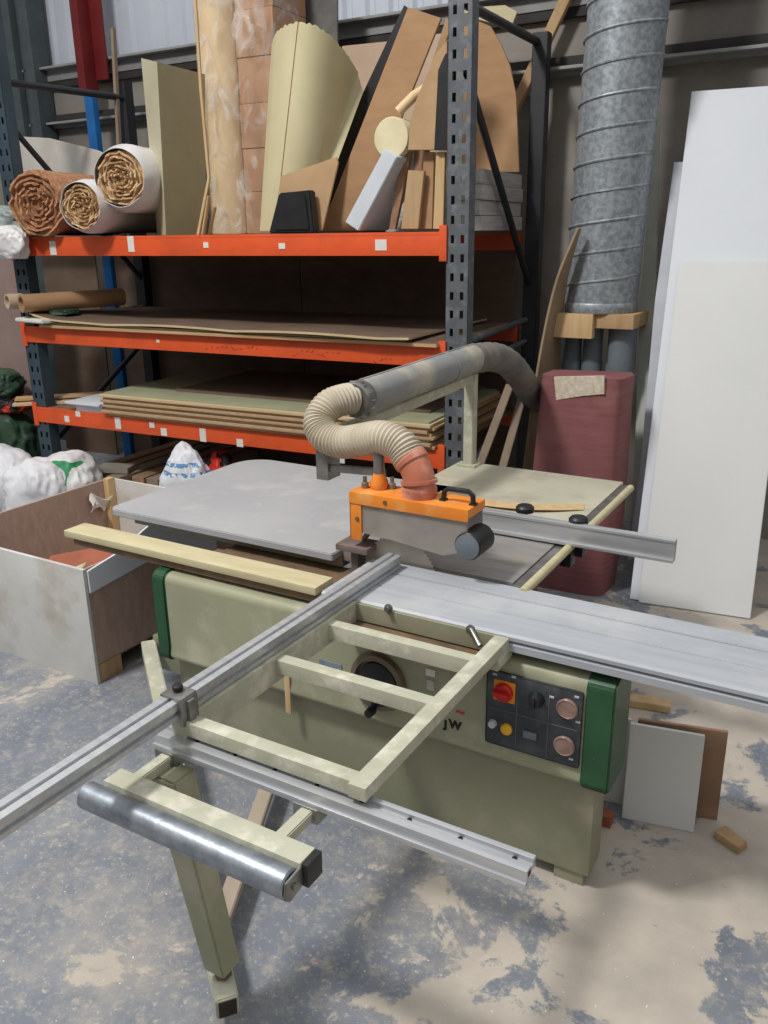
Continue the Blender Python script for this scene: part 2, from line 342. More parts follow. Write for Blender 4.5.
# lettering, plates on the fascia
FY = 2.2105
def onf(x, y): q = uy(x, y, FY); return q
for ch, (x, y), m_, sz in (('J', (445.5, 724.5), INK, .04), ('W', (455, 725.5), INK, .042), ('~', (460, 712), REDINK, .05)):
    fc = bpy.data.curves.new('lettering', 'FONT'); fc.body = ch; fc.size = sz; fc.extrude = .0008; fc.offset = .0022; fc.align_x = 'CENTER'; fc.align_y = 'CENTER'
    tmp = bpy.data.objects.new('letter_source', fc); me = bpy.data.meshes.new_from_object(tmp); bpy.data.objects.remove(tmp); me.name = 'lettering'
    me.transform(Matrix.Translation(onf(x, y)) @ Matrix.Rotation(math.pi/2, 4, 'X')); me.materials.clear(); me.materials.append(m_)
    fo = bpy.data.objects.new('lettering', me); C.objects.link(fo); fo.parent = fas
def plate(x0, y0, x1, y1, th, name, m_, par, bev=.001, yy=None):
    yy = yy or FY
    a, c = uy((x0+x1)/2, y0, yy), uy((x0+x1)/2, y1, yy); l, r = uy(x0, (y0+y1)/2, yy), uy(x1, (y0+y1)/2, yy)
    mb = MB(); mb.box((l.x, yy-th, c.z), (r.x, yy+.002, a.z), bev); return part(mb, name, m_, par)
plate(320, 662, 342, 688, .002, 'data_plate', BLUEG, fas)
plate(426, 669, 435, 676, .002, 'sticker', WHITE, fas); plate(427, 680, 434, 690, .002, 'sticker', OWHITE, fas)
q = uy(287, 670, FY); q2 = uy(287, 712, FY); mb = MB(); mb.box((q.x-.012, FY-.006, q2.z), (q.x+.012, FY, q.z), .002); part(mb, 'wood_strip', WOODP, fas)
# control panel
a, b_, c_, d_ = uy(489, 668, FY), uy(587, 692, FY), uy(580, 768, FY), uy(485, 741, FY)
px0, px1, pz0, pz1 = (a.x+d_.x)/2, (b_.x+c_.x)/2-.005, (d_.z+c_.z)/2+.002, (a.z+b_.z)/2-.002
mb = MB(); mb.box((px0, FY-.008, pz0), (px1, FY+.004, pz1), .012); cp = part(mb, 'control_panel', PANEL)
def cpx(x, y): return uy(x, y, FY-.008)
for k in (1, 2):
    xx = px0+(px1-px0)*k/3; mb = MB(); mb.box((xx-.0012, FY-.0095, pz0+.012), (xx+.0012, FY-.007, pz1-.012)); part(mb, 'divider', LINE, cp)
mb = MB(); zz = (pz0+pz1)/2; mb.box((px0+.012, FY-.0095, zz-.0012), (px1-.012, FY-.007, zz+.0012)); part(mb, 'divider', LINE, cp)
q = cpx(504.8, 691); mb = MB(); mb.box((q.x-.036, FY-.014, q.z-.036), (q.x+.036, FY-.007, q.z+.036), .004); part(mb, 'switch_plate', YELL, cp)
mb = MB(); mb.lathe([(.031, 0), (.031, .012), (.026, .018), (.0, .018)], (q.x, FY-.014, q.z), (0, -1, 0), 28); mb.box((q.x-.026, FY-.046, q.z-.008), (q.x+.026, FY-.03, q.z+.008), .003); part(mb, 'isolator_knob', RED, cp)
q = cpx(537, 699); mb = MB(); mb.lathe([(.026, 0), (.024, .015), (.018, .03), (0, .03)], (q.x, FY-.008, q.z), (0, -1, 0), 24); mb.box((q.x-.004, FY-.044, q.z-.016), (q.x+.004, FY-.036, q.z+.016), .002); part(mb, 'rotary_knob', BLACK, cp)
for x, y in ((567.7, 708), (564.7, 745)):
    q = cpx(x, y); mb = MB(); mb.lathe([(.032, 0), (.034, .008), (.030, .012), (.028, .010), (0, .010)], (q.x, FY-.008, q.z), (0, -1, 0), 30); part(mb, 'gauge', GAUGE, cp)
q = cpx(493, 723); mb = MB(); mb.lathe([(.014, 0), (.012, .014), (0, .014)], (q.x, FY-.008, q.z), (0, -1, 0), 20); part(mb, 'selector_knob', GWHITE, cp)
q = cpx(507, 728.5); mb = MB(); mb.lathe([(.019, 0), (.019, .01), (.014, .016), (0, .018)], (q.x, FY-.008, q.z), (0, -1, 0), 24); part(mb, 'push_button', YBTN, cp)
q = cpx(530, 735); mb = MB(); mb.box((q.x-.022, FY-.014, q.z-.012), (q.x+.022, FY-.007, q.z+.012), .003); part(mb, 'rocker_switch', PGREY, cp)
for x, y in ((552, 697), (577, 697), (578, 722), (571, 759), (495, 674), (514, 677)):
    q = cpx(x, y); mb = MB(); mb.box((q.x-.007, FY-.0105, q.z-.0035), (q.x+.007, FY-.007, q.z+.0035), .001); part(mb, 'panel_label', GWHITE, cp)
# handwheel
q = uy(379, 681, FY)
mb = MB(); mb.lathe([(.075, .0), (.104, .0), (.110, .010), (.104, .022), (.086, .026), (.080, .008), (0, .008)], (q.x, FY+.002, q.z), (0, -1, 0), 48); hw = part(mb, 'handwheel', mat('wheel_rim', (124, 110, 92), (104, 92, 78), rough=.35, metal=.4, scale=8))
mb = MB(); mb.lathe([(.076, .006), (.074, .016), (.04, .03), (.02, .045), (0, .045)], (q.x, FY, q.z), (0, -1, 0), 40); part(mb, 'wheel_hub', BLACK, hw)
mb = MB(); hz = q.z-.095; mb.bar((q.x, FY-.024, q.z), (q.x-.005, FY-.03, hz), .02, .012, (0, 1, 0)); mb.lathe([(.012, 0), (.017, .012), (.015, .04), (.006, .046)], (q.x-.005, FY-.03, hz), (0, -1, 0), 20); part(mb, 'crank_handle', BLACK, hw)
# guide beam on the left
mb = MB(); mb.box((-2.90, 2.24, .832), (-1.6, 2.355, .862), .006); gb = part(mb, 'guide_beam', CREAM)
mb = MB(); mb.box((-2.86, 2.252, .80), (-1.56, 2.34, .832), .003); part(mb, 'underside', RUST, gb)
for xx in (-2.2, -1.75): mb = MB(); mb.box((xx-.03, 2.28, .76), (xx+.03, 2.34, .80)); part(mb, 'bracket', RUST, gb)
# extension table with rounded corners
def rounded(x0, y0, x1, y1, r, z, radii=None):
    o = []
    for (cx, cy, a0), rr in zip(((x1, y1, 0), (x0, y1, 90), (x0, y0, 180), (x1, y0, 270)), radii or (r,)*4):
        sx = cx-rr if cx == x1 else cx+rr; sy = cy-rr if cy == y1 else cy+rr
        for k in range(7): t = math.radians(a0+15*k); o.append(V((sx+rr*math.cos(t), sy+rr*math.sin(t), z)))
    return o
mb = MB(); mb.prism(rounded(-2.95, 2.53, -1.72, 3.57, .05, T-.032, (.01, .16, .05, .01)), (0, 0, .032), .004); et = part(mb, 'extension_table', EXTM)
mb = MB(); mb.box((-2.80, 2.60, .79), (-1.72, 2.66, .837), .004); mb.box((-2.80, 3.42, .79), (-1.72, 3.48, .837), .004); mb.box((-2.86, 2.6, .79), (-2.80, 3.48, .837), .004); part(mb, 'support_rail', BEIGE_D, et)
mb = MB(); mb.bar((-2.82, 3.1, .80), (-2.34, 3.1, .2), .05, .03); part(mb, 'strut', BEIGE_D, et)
mb = MB(); mb.box((-2.3, 2.36, .76), (-1.6, 2.53, .79), .004); part(mb, 'bed_ledge', RUST)
# main table
mb = MB(); mb.box((-1.715, 2.60, T-.05), (-1.002, 3.28, T), .004); mt = part(mb, 'main_table', IRON)
mb = MB(); mb.box((-1.68, 2.66, .78), (-1.10, 3.22, T-.05)); part(mb, 'table_rib', RUST, mt)
# rear table
mb = MB(); mb.box((-1.88, 3.285, T-.028), (-1.0, 4.03, T), .004); rt = part(mb, 'rear_table', REARM)
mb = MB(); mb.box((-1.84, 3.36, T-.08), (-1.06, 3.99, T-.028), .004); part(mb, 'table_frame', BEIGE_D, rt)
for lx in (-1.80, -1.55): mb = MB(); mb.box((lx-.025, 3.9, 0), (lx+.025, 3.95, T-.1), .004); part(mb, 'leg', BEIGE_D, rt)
# rip fence rail
mb = MB(); mb.cyl((-.945, 2.55, T-.005), (-.945, 3.96, T-.005), .017, 20, bev=.003); rr_ = part(mb, 'rip_rail', CREAM)
mb = MB(); mb.box((-.997, 2.58, T-.035), (-.966, 3.99, T-.003), .003); part(mb, 'rail_bar', STEEL, rr_)
for yy in (2.75, 3.3, 3.85): mb = MB(); mb.bar((-1.02, yy, T-.03), (-.945, yy, T-.02), .03, .016); part(mb, 'bracket', STEEL, rr_)
# rip fence
yF = 3.037
mb = MB()
mb.box((-1.50, yF, T+.008), (-.548, yF+.035, T+.093), .003); mb.box((-1.50, yF-.012, T+.008), (-.548, yF, T+.02), .002); mb.box((-1.50, yF-.003, T+.082), (-.548, yF, T+.093), .001)
rf = part(mb, 'rip_fence', ALU)
mb = MB(); mb.box((-1.02, yF+.035, T-.05), (-.90, yF+.11, T+.05), .006); mb.box((-.97, yF-.03, T-.075), (-.925, yF+.03, T-.015), .005); part(mb, 'fence_block', BLACK, rf)
for x, y in ((525, 508), (578.5, 519.5)):
    q = uz(x, y, T+.10); mb = MB(); mb.cyl((q.x, q.y, T+.0), (q.x, q.y, T+.085), .01, 10); mb.lathe([(.02, .08), (.038, .085), (.038, .103), (.03, .112), (0, .114)], (q.x, q.y, T), (0, 0, 1), 18); part(mb, 'knob', BLACK, rf)
# saw blade
bm_ = MB(); cz, R_ = .813, .155; cx = -1.452; out = []
for k in range(60):
    a0 = 2*math.pi*k/60
    out += [(R_*math.cos(a0), R_*math.sin(a0)), ((R_+.006)*math.cos(a0+.03), (R_+.006)*math.sin(a0+.03)), ((R_-.002)*math.cos(a0+.06), (R_-.002)*math.sin(a0+.06))]
bm_.prism([(cx+u, 2.583, cz+w) for u, w in out], (0, .004, 0)); part(bm_, 'saw_blade', BLADE, angle=.3)
# blade guard
gx0, gx1, gy0, gy1 = -1.625, -1.142, 2.515, 2.66
mb = MB(); mb.box((gx0, gy0, 1.108), (gx1, gy1, 1.142), .004); mb.box((gx0, gy0, .955), (gx0+.05, gy0+.006, 1.11), .002); mb.box((gx0, gy1-.006, .955), (gx0+.05, gy1, 1.11), .002); mb.box((gx0, gy0, .955), (gx0+.006, gy1, 1.11), .002)
mb.box((gx0, gy0-.003, 1.098), (gx1, gy0+.003, 1.142), .001)
gd = part(mb, 'blade_guard', ORANGE)
for yy in (gy0+.006, gy1-.012):
    mb = MB(); mb.prism([(gx0+.04, yy, .985), (gx0+.2, yy, .975), (gx1-.10, yy, .955), (gx1-.005, yy, .985), (gx1-.005, yy, 1.108), (gx0+.04, yy, 1.108)], (0, .006, 0), .001); part(mb, 'side_panel', POLY, gd)['label'] = 'dusty clear plastic side panel'
pth = [(-1.268, 2.58, 1.14), (-1.265, 2.58, 1.175), (-1.25, 2.58, 1.187), (-1.17, 2.58, 1.187), (-1.155, 2.58, 1.175), (-1.152, 2.58, 1.14)]
mb = MB(); mb.tube(pth, .0095, 10); mb.box((-1.28, 2.566, 1.14), (-1.256, 2.594, 1.148), .002); mb.box((-1.164, 2.566, 1.14), (-1.14, 2.594, 1.148), .002); part(mb, 'handle', BLACK, gd)
mb = MB(); mb.cyl((-1.138, 2.505, 1.012), (-1.138, 2.63, 1.012), .05, 32, bev=.004); part(mb, 'hold_down_roller', BLACK, gd)
mb = MB(); mb.lathe([(.045, 0), (.045, .006), (.03, .009), (.012, .014), (0, .014)], (-1.138, 2.507, 1.012), (0, -1, 0), 32); part(mb, 'roller_cap', PGREY, gd)
for q in ((-1.592, gy0-.004, 1.04), (-1.47, gy0-.007, 1.122)): mb = MB(); mb.cyl(q, V(q)+V((0, .007, 0)), .008, 12); part(mb, 'screw', RUST, gd)
# riving bracket left of the blade
mb = MB(); q = uz(360, 543, .925); mb.box((q.x-.08, q.y-.05, .90), (q.x+.06, q.y+.06, .925), .004); mb.box((q.x-.03, q.y-.02, .80), (q.x+.0, q.y+.04, .9), .003); part(mb, 'riving_bracket', mat('pinkish_steel', (128, 112, 106), (104, 92, 86), rough=.6, scale=10))
mb = MB(); mb.tube([(cx-.165, 2.59, .85), (cx-.17, 2.59, .92), (cx-.12, 2.59, .985), (cx-.03, 2.59, 1.0)], lambda i: (.012, .012, .012, .008)[i], 8); part(mb, 'riving_knife', STEEL)
mb = MB(); mb.box((-1.55, 2.572, .80), (-.97, 2.602, .845)); part(mb, 'blade_slot', DARK)
# over-arm carrying the guard
mb = MB(); ax = -1.84; px_ = -1.80; mb.bar((px_, 3.97, T), (px_, 3.97, 1.36), .055, .055, (0, 1, 0), .004); mb.bar((px_, 3.995, 1.335), (ax, 2.74, 1.285), .05, .05); mb.box((px_-.05, 3.92, T), (px_+.05, 4.02, T+.012), .003)
oa = part(mb, 'over_arm', FRAMEP)
mb = MB(); mb.box((ax-.028, 2.655, 1.12), (ax+.028, 2.745, 1.31), .004); mb.bar((ax, 2.68, 1.165), (-1.53, 2.62, 1.20), .016, .03); part(mb, 'hanger_bracket', STEEL, oa)
mb = MB(); mb.tube([(-1.545, 2.60, 1.14), (-1.545, 2.60, 1.27), (-1.555, 2.61, 1.33), (-1.60, 2.63, 1.36)], .021, 16); part(mb, 'riser_tube', STEEL, oa)
mb = MB(); mb.lathe([(.03, 0), (.034, .006), (.034, .03), (.026, .045), (.022, .06)], (-1.545, 2.60, 1.141), (0, 0, 1), 20); part(mb, 'riser_collar', ORANGE, oa)
for dx in (-.05, .045): mb = MB(); mb.lathe([(.014, 0), (.014, .02), (.008, .024), (.008, .045)], (-1.545+dx, 2.60+dx*.4, 1.141), (0, 0, 1), 10); part(mb, 'bolt', STEEL, oa)
# sliding table
def sprof(x): return [V((x, y, z)) for y, z in ((2.222, T), (2.212, T-.006), (2.212, T-.018), (2.224, T-.021), (2.224, T-.027), (2.208, T-.030), (2.208, T-.052), (2.25, T-.056), (2.55, T-.056), (2.568, T-.03), (2.568, T),
    (2.475, T), (2.474, T-.004), (2.468, T-.004), (2.467, T), (2.355, T), (2.354, T-.0025), (2.350, T-.0025), (2.349, T))]
mb = MB(); mb.hull8(sprof(-1.555), sprof(1.6)); st = part(mb, 'sliding_table', ALU_T, angle=.3)
mb = MB(); mb.box((-1.45, 2.197, T-.066), (-.86, 2.2085, T-.006), .003); mb.box((-1.35, 2.30, T-.075), (-.53, 2.52, T-.055), .003); part(mb, 'carriage', BEIGE_D, st)
for x, y in ((389, 608), (471, 629)):
    q = uy(x, y, 2.197); mb = MB(); mb.lathe([(.015, 0), (.015, .006), (.009, .008), (.009, .018), (0, .018)], q, (0, -1, 0), 16); part(mb, 'bolt', STEEL, st)
q = uy(471, 629, 2.185); q2 = uy(480, 646, 2.155); mb = MB(); mb.tube([q, (q+q2)/2, q2], lambda i: (.008, .0065, .009)[i], 10); part(mb, 'clamp_lever', STEEL, st)
# outrigger frame
mb = MB()
mb.box((-1.455, 1.37, .785), (-1.405, 2.205, .868), .004)           # arm under the fence
mb.box((-.902, 1.357, .828), (-.855, 2.206, .8645), .003); mb.box((-.902, 2.12, .79), (-.855, 2.235, .83), .002)           # right arm
mb.box((-1.41, 2.028, .807), (-.88, 2.068, .858), .003)
mb.box((-1.41, 1.75, .817), (-.89, 1.792, .862), .003)
mb.box((-1.43, 1.369, .822), (-.863, 1.411, .862), .003)
of = part(mb, 'outrigger_frame', FRAMEP)
mb = MB(); mb.box((-1.405, 2.068, .79), (-.88, 2.20, .798), .001); part(mb, 'dusty_ledge', RUST, of)
mb = MB(); mb.box((-1.5, 1.355, .79), (-.466, 1.398, .806), .001); mb.box((-1.5, 1.385, .80), (-.466, 1.400, .816), .002); mb.box((-1.5, 1.347, .772), (-.466, 1.372, .812), .002); mb.box((-1.5, 1.340, .772), (-.466, 1.352, .786), .001)
rl = part(mb, 'front_rail', ALU)
for k in range(8):
    xx = -1.38+k*.125; mb = MB(); mb.cyl((xx, 1.379, .805), (xx, 1.379, .8075), .006, 10); part(mb, 'screw_hole', DARK, rl)
for xx in (-1.455, -1.01):
    mb = MB(); mb.box((xx-.035, 1.335, .735), (xx+.035, 1.40, .775), .003); mb.cyl((xx-.02, 1.33, .75), (xx-.02, 1.336, .75), .008, 10); mb.cyl((xx+.02, 1.33, .75), (xx+.02, 1.336, .75), .008, 10); part(mb, 'rail_bracket', STEEL, rl)
    mb = MB(); mb.bar((xx+.005, 1.215, .755), (xx+.005, 1.37, .755), .034, .03); part(mb, 'short_arm', FRAMEP, of)
mb = MB(); mb.box((-1.505, 1.176, .718), (-.910, 1.234, .774), .004); rb = part(mb, 'roller_box', FRAMEP)
mb = MB(); mb.box((-.912, 1.181, .712), (-.894, 1.236, .770), .003); part(mb, 'end_plug', BLACK, rb)
mb = MB(); mb.cyl((-1.54, 1.150, .736), (-.918, 1.150, .736), .034, 28, bev=.004); part(mb, 'roller', GALV, rb)
mb = MB(); mb.prism([(-.915, 1.118, .722), (-.915, 1.135, .706), (-.915, 1.20, .716), (-.915, 1.20, .765), (-.915, 1.125, .76)], (.006, 0, 0), .001); mb.cyl((-.909, 1.150, .736), (-.904, 1.150, .736), .008, 12); part(mb, 'roller_ear', STEEL, rb)
# crosscut fence (aluminium extrusion with slots)
def fprof(y): return [V((x, y, z)) for x, z in ((-1.468, T+.002), (-1.416, T+.002), (-1.416, T+.014), (-1.424, T+.016), (-1.424, T+.026), (-1.416, T+.028), (-1.416, T+.050), (-1.434, T+.053), (-1.434, T+.044), (-1.446, T+.044), (-1.446, T+.053), (-1.468, T+.053), (-1.468, T+.03), (-1.46, T+.028), (-1.46, T+.02), (-1.468, T+.018))]
mb = MB(); mb.hull8(fprof(.25), fprof(2.53)); ff = part(mb, 'crosscut_fence', ALU, angle=.3)
mb = MB(); mb.box((-1.474, 1.36, T+.053), (-1.405, 1.42, T+.060), .002); mb.box((-1.416, 1.36, T-.02), (-1.402, 1.42, T+.055), .003); mb.box((-1.414, 1.378, T-.02), (-1.393, 1.402, T+.05), .003); part(mb, 'flip_stop', STEEL, ff)
mb = MB(); mb.lathe([(.010, 0), (.014, .004), (.014, .014), (.010, .018), (0, .019)], (-1.445, 1.395, T+.060), (0, 0, 1), 16); part(mb, 'clamp_knob', BLACK, ff)
# swing arm with its post
e0, e1 = V((-1.252, 1.272, .085)), V((-2.64, 2.40, .30))
mb = MB(); mb.bar(e0, e1, .062, .075, bev=.004); sa = part(mb, 'swing_arm', FRAMEP)
t = (e0-e1).normalized(); mb = MB(); mb.bar(e0-t*.02, e0+t*.003, .048, .058, bev=0); part(mb, 'tube_opening', mat('tube_inside_shade', (62, 48, 38), (46, 36, 30), rough=.9), sa)  # dark plug colours in the shade inside the open tube end
pb = V((-1.300, 1.315, 0)); mb = MB()
o1 = [V((pb.x+a*.036, pb.y+b*.036, .165)) for a, b in ((-1, -1), (1, -1), (1, 1), (-1, 1))]; o2 = [V((-1.42+a*.046, 1.32+b*.04, .742)) for a, b in ((-1, -1), (1, -1), (1, 1), (-1, 1))]
mb.hull8(o1, o2, .006); part(mb, 'post', BEIGE, sa)
mb = MB(); mb.cyl((pb.x, pb.y, .11), (pb.x, pb.y, .18), .014, 14); mb.lathe([(.024, 0), (.024, .018)], (pb.x, pb.y, .135), (0, 0, 1), 6); part(mb, 'adjusting_screw', RUST, sa)
mb = MB(); mb.bar((-1.47, 1.50, .08), (-1.85, 2.32, .1), .055, .03); part(mb, 'strut', mat('brown_bar', (168, 154, 138), (154, 140, 124), rough=.7), sa)['label'] = 'brown flat bar strut'
mb = MB(); mb.box((-2.62, 2.41, .20), (-2.28, 2.49, .36), .006); part(mb, 'pivot_bracket', BEIGE_D, sa)

# ------------------------------------------------------------------ extraction hose
hs = empty('extraction_hose', (-1.4, 2.58, 1.142), 'grey ribbed extraction hose with terracotta elbow curling up from orange guard', 'hose')
def spline(pts, n):
    P = [V(p) for p in pts]; P = [P[0]*2-P[1]]+P+[P[-1]*2-P[-2]]; o = []
    for i in range(1, len(P)-2):
        for k in range(n):
            t = k/n; a, b, c, d = P[i-1:i+3]
            o.append(.5*((2*b)+(c-a)*t+(2*a-5*b+4*c-d)*t*t+(3*b-a-3*c+d)*t**3))
    return o+[P[-2]]
el = spline([(-1.368, 2.585, 1.142), (-1.368, 2.585, 1.19), (-1.378, 2.59, 1.225), (-1.40, 2.597, 1.258), (-1.42, 2.60, 1.277)], 6)
NE = len(el); mb = MB(); mb.tube(el, lambda i: .064 if (i < 5 or i > NE-8) else .058, 28)
mb.lathe([(.067, 0), (.067, .012)], el[6], el[7]-el[6], 28)
part(mb, 'elbow', TERRA, hs)['label'] = 'terracotta plastic elbow'
hp = spline([(-1.41, 2.598, 1.268), (-1.46, 2.61, 1.315), (-1.54, 2.62, 1.332), (-1.64, 2.64, 1.308), (-1.74, 2.655, 1.285), (-1.83, 2.67, 1.298), (-1.876, 2.70, 1.345), (-1.865, 2.755, 1.398), (-1.83, 2.82, 1.415), (-1.80, 2.90, 1.41)], 28)
# resample with rib profile
mb = MB(); mb.tube(hp, lambda i: .060+.0038*(1 if i % 5 in (0, 1) else (-1 if i % 5 in (3,) else 0)), 28); part(mb, 'flexible_hose', HOSE, hs, .35)
pa, pz = V((-1.80, 2.87, 1.41)), V((-1.78, 3.97, 1.435))
mb = MB(); mb.cyl(pa, pz, .071, 32); mb.lathe([(.075, .78), (.075, .80)], pa, pz-pa, 32); mb.bar(pa+V((-.01, .03, .071)), pz+V((-.01, 0, .071)), .014, .008); part(mb, 'rigid_pipe', PIPE, hs)
mb = MB(); mb.lathe([(.067, -.03), (.074, -.02), (.076, 0), (.075, .03), (.071, .035)], pa, pz-pa, 32)
for k in range(14): a = k/14*6.283; mb.box((-.012, -.006, -.006), (.018, .006, .006), .002, Matrix.Translation(pa+V((math.cos(a)*.07, -.01, math.sin(a)*.07))) @ Matrix.Rotation(random.random()*3, 4, 'Z') @ Matrix.Rotation(random.random()*3, 4, 'X'))
part(mb, 'hose_clamp', STEEL, hs)
bp_ = spline([pz-V((0, .03, 0)), uy(492, 357, 4.12), uy(508, 363, 4.32), uy(521, 378, 4.52), uy(530, 392, 4.72), uy(538, 400, 4.95)], 10)
mb = MB(); mb.tube(bp_, lambda i: .074+.003*math.sin(i*1.9), 24); part(mb, 'dusty_hose', PIPED, hs)

# ------------------------------------------------------------------ offcuts by the saw
def lean_board(name, label, bl, br, hgt, th, lean, m_, cat='board', group=None, bev=.002):
    bl, br = V(bl), V(br); u = (br-bl).normalized(); n = V((-u.y, u.x, 0)); up = V((0, 0, 1))*math.cos(lean)+n*math.sin(lean); nn = up.cross(u)*-1
    mb = MB(); mb.prism([bl, br, br+up*hgt, bl+up*hgt], (n*math.cos(lean)-V((0, 0, 1))*math.sin(lean))*th, bev)
    o = mb.build(name, m_, origin=bl); mn = min((o.matrix_world @ v.co).z for v in o.data.vertices)
    zs = min(v.co.z for v in o.data.vertices)+o.location.z; o.location.z -= zs
    return tag(o, label, cat, group)
lean_board('white_offcut_board', 'white melamine offcut standing upright on floor right of green end cap', (-.57, 2.66, 0), (-.325, 2.705, 0), .385, .018, .05, WPANEL2)
lean_board('brown_offcut_board', 'brown chipboard offcut standing behind the upright white offcut', (-.56, 2.745, 0), (-.265, 2.815, 0), .365, .018, .02, mat('brown_offcut', (150, 120, 96), (134, 106, 84), rough=.8, scale=8))
lean_board('white_board_scrap', 'narrow white panel scrap half hidden behind saw cabinet corner', (-.70, 2.72, 0), (-.585, 2.735, 0), .36, .016, .03, WPANEL2)
q = uz(618, 698, .02); e = uz(670, 706, .02); mb = MB(); mb.bar((q.x, q.y, .018), (e.x, e.y, .018), .07, .035); tag(mb.build('timber_batten', WOODP), 'pale timber batten lying on floor behind the brown offcut', 'batten')
mb = MB(); mb.prism([uz(713, 838, 0), uz(724, 831, 0), uz(747, 848, 0), uz(738, 855, 0)], (0, 0, .028), .003); tag(mb.build('wood_block', WOOD), 'small tan wood block lying on floor right of the offcut boards', 'wood block')
mb = MB(); q = uz(606, 824, 0); mb.box((q.x-.035, q.y-.02, 0), (q.x+.02, q.y+.03, .045), .003, ); tag(mb.build('wood_block', REDB), 'small reddish wood scrap on floor at saw cabinet foot', 'wood block')

# ------------------------------------------------------------------ waste bin at the left
bn = empty('scrap_bin', (-3.6, 3.0, 0), 'open topped wooden scrap bin of white and brown board on floor left of saw', 'bin')
X0, X1, Y0, Y1, HB = -4.12, -3.02, 2.405, 3.585, .594
mb = MB(); mb.box((X0, Y0, 0), (X1, Y0+.018, HB), .002); part(mb, 'front_panel', BINW, bn)['label'] = 'scuffed white front panel'
mb = MB(); mb.box((X0, Y0+.018, .0), (X0+.018, Y1, HB), .002); part(mb, 'side_panel', BINB, bn)['label'] = 'brown chipboard left side'
mb = MB(); mb.prism([(X1-.018, Y0+.018, .10), (X1-.018, Y1, .10), (X1-.018, Y1, HB), (X1-.018, Y0+.018, HB)], (.018, 0, 0), .002); part(mb, 'side_panel', BINB, bn)['label'] = 'brown chipboard right side'
mb = MB(); mb.box((X0+.018, Y1-.018, 0), (X1-.018, Y1, HB), .002); part(mb, 'back_panel', BINW, bn)
mb = MB(); mb.box((X0+.02, Y0+.02, .08), (X1-.02, Y1-.02, .1)); part(mb, 'bottom_panel', BINB, bn)
mb = MB(); mb.prism([(X1, Y0+.02, HB-.12), (X1, Y0+.50, HB-.08), (X1, Y0+.50, HB-.22), (X1, 3.3, HB-.22), (X1, 3.3, HB+.10), (X1, 2.85, HB+.10), (X1, 2.62, HB+.02), (X1, Y0+.02, HB-.01)], (.012, 0, 0), .001); part(mb, 'white_patch', WPANEL, bn)['label'] = 'jagged white board fixed over the right side'
mb = MB(); mb.box((X1-.055, Y0+.02, 0), (X1-.0, Y0+.16, .098), .003); part(mb, 'corner_block', WOOD, bn)
mb = MB(); mb.box((X0+.018, Y1-.075, 0), (X0+.06, Y1-.02, HB+.012), .003); part(mb, 'corner_batten', WOODP, bn)
# scraps in the bin
p = uz(66, 562, .50); mb = MB(); mb.bar((p.x-.20, p.y+.02, .42), (p.x+.16, p.y+.2, .50), .20, .012, (0.1, -.3, 1)); tag(mb.build('board_scrap', REDB), 'reddish brown board scrap lying inside the scrap bin', 'board scrap')
p = uz(60, 567, .48); mb = MB(); mb.bar((p.x-.14, p.y-.02, .36), (p.x+.1, p.y+.06, .475), .09, .012, (0, -.2, 1)); tag(mb.build('board_scrap', CREAM), 'pale wood scrap in front of the reddish scrap in bin', 'board scrap')
mb = MB(); p = ux(103, 510, X0+.03); 
mb.sheet(lambda u, v: V((X0+.045+.03*math.sin(5*u+3*v), 3.36+.16*u, .43+.08*v+.03*math.sin(6*u))), 6, 4, .003)
tag(mb.build('paper_scrap', WHITE), 'crumpled white paper scrap at inner left side of bin', 'paper')

# ------------------------------------------------------------------ pallet rack
rack = empty('pallet_rack', rp(-1.8, .65, 0), 'tall pallet rack with orange beams and grey slotted uprights behind the saw', 'rack')
DP = 1.36
def rbox(mb, s0, s1, d0, d1, z0, z1, bev=.0):
    M = Matrix.Translation(RO0) @ Matrix.Rotation(K, 4, 'Z'); return mb.box((s0, d0, z0), (s1, d1, z1), bev, M)
def upright(s, d, top, m_, slots):
    mb = MB(); w = .135 if slots else .10; t = .004
    if slots:   # slotted front plate: strips with fillers between the holes
        xs = [(0, .026), (.048, .087), (.109, w)]
        for a, b in xs: rbox(mb, s+a, s+b, d, d+t, 0, top)
        z = .05; pitch = .103
        while z < top-.02:
            for a, b in ((.026, .048), (.087, .109)): rbox(mb, s+a, s+b, d, d+t, z+.022, min(z+pitch-.022, top))
            z += pitch
        for a, b in ((.026, .048), (.087, .109)): rbox(mb, s+a, s+b, d, d+t, 0, .03)
    else: rbox(mb, s, s+w, d, d+t, 0, top)
    rbox(mb, s, s+t, d, d+.085, 0, top); rbox(mb, s+w-t, s+w, d, d+.085, 0, top); rbox(mb, s, s+.03, d+.085, d+.09, 0, top); rbox(mb, s+w-.03, s+w, d+.085, d+.09, 0, top)
    rbox(mb, s-.02, s+w+.02, d-.02, d+.11, 0, .006)
    return part(mb, 'upright', m_, rack, .3)
upright(-.108, 0, 3.28, RGREY, True); upright(-.055, DP-.09, 3.25, RDARK, False)
upright(-3.60, 0, 3.6, RBLUE, True); upright(-3.60, DP-.09, 3.25, RDARK, False)
BEAMS = ((1.918, 2.048), (1.288, 1.408), (.668, .786))
beams = []
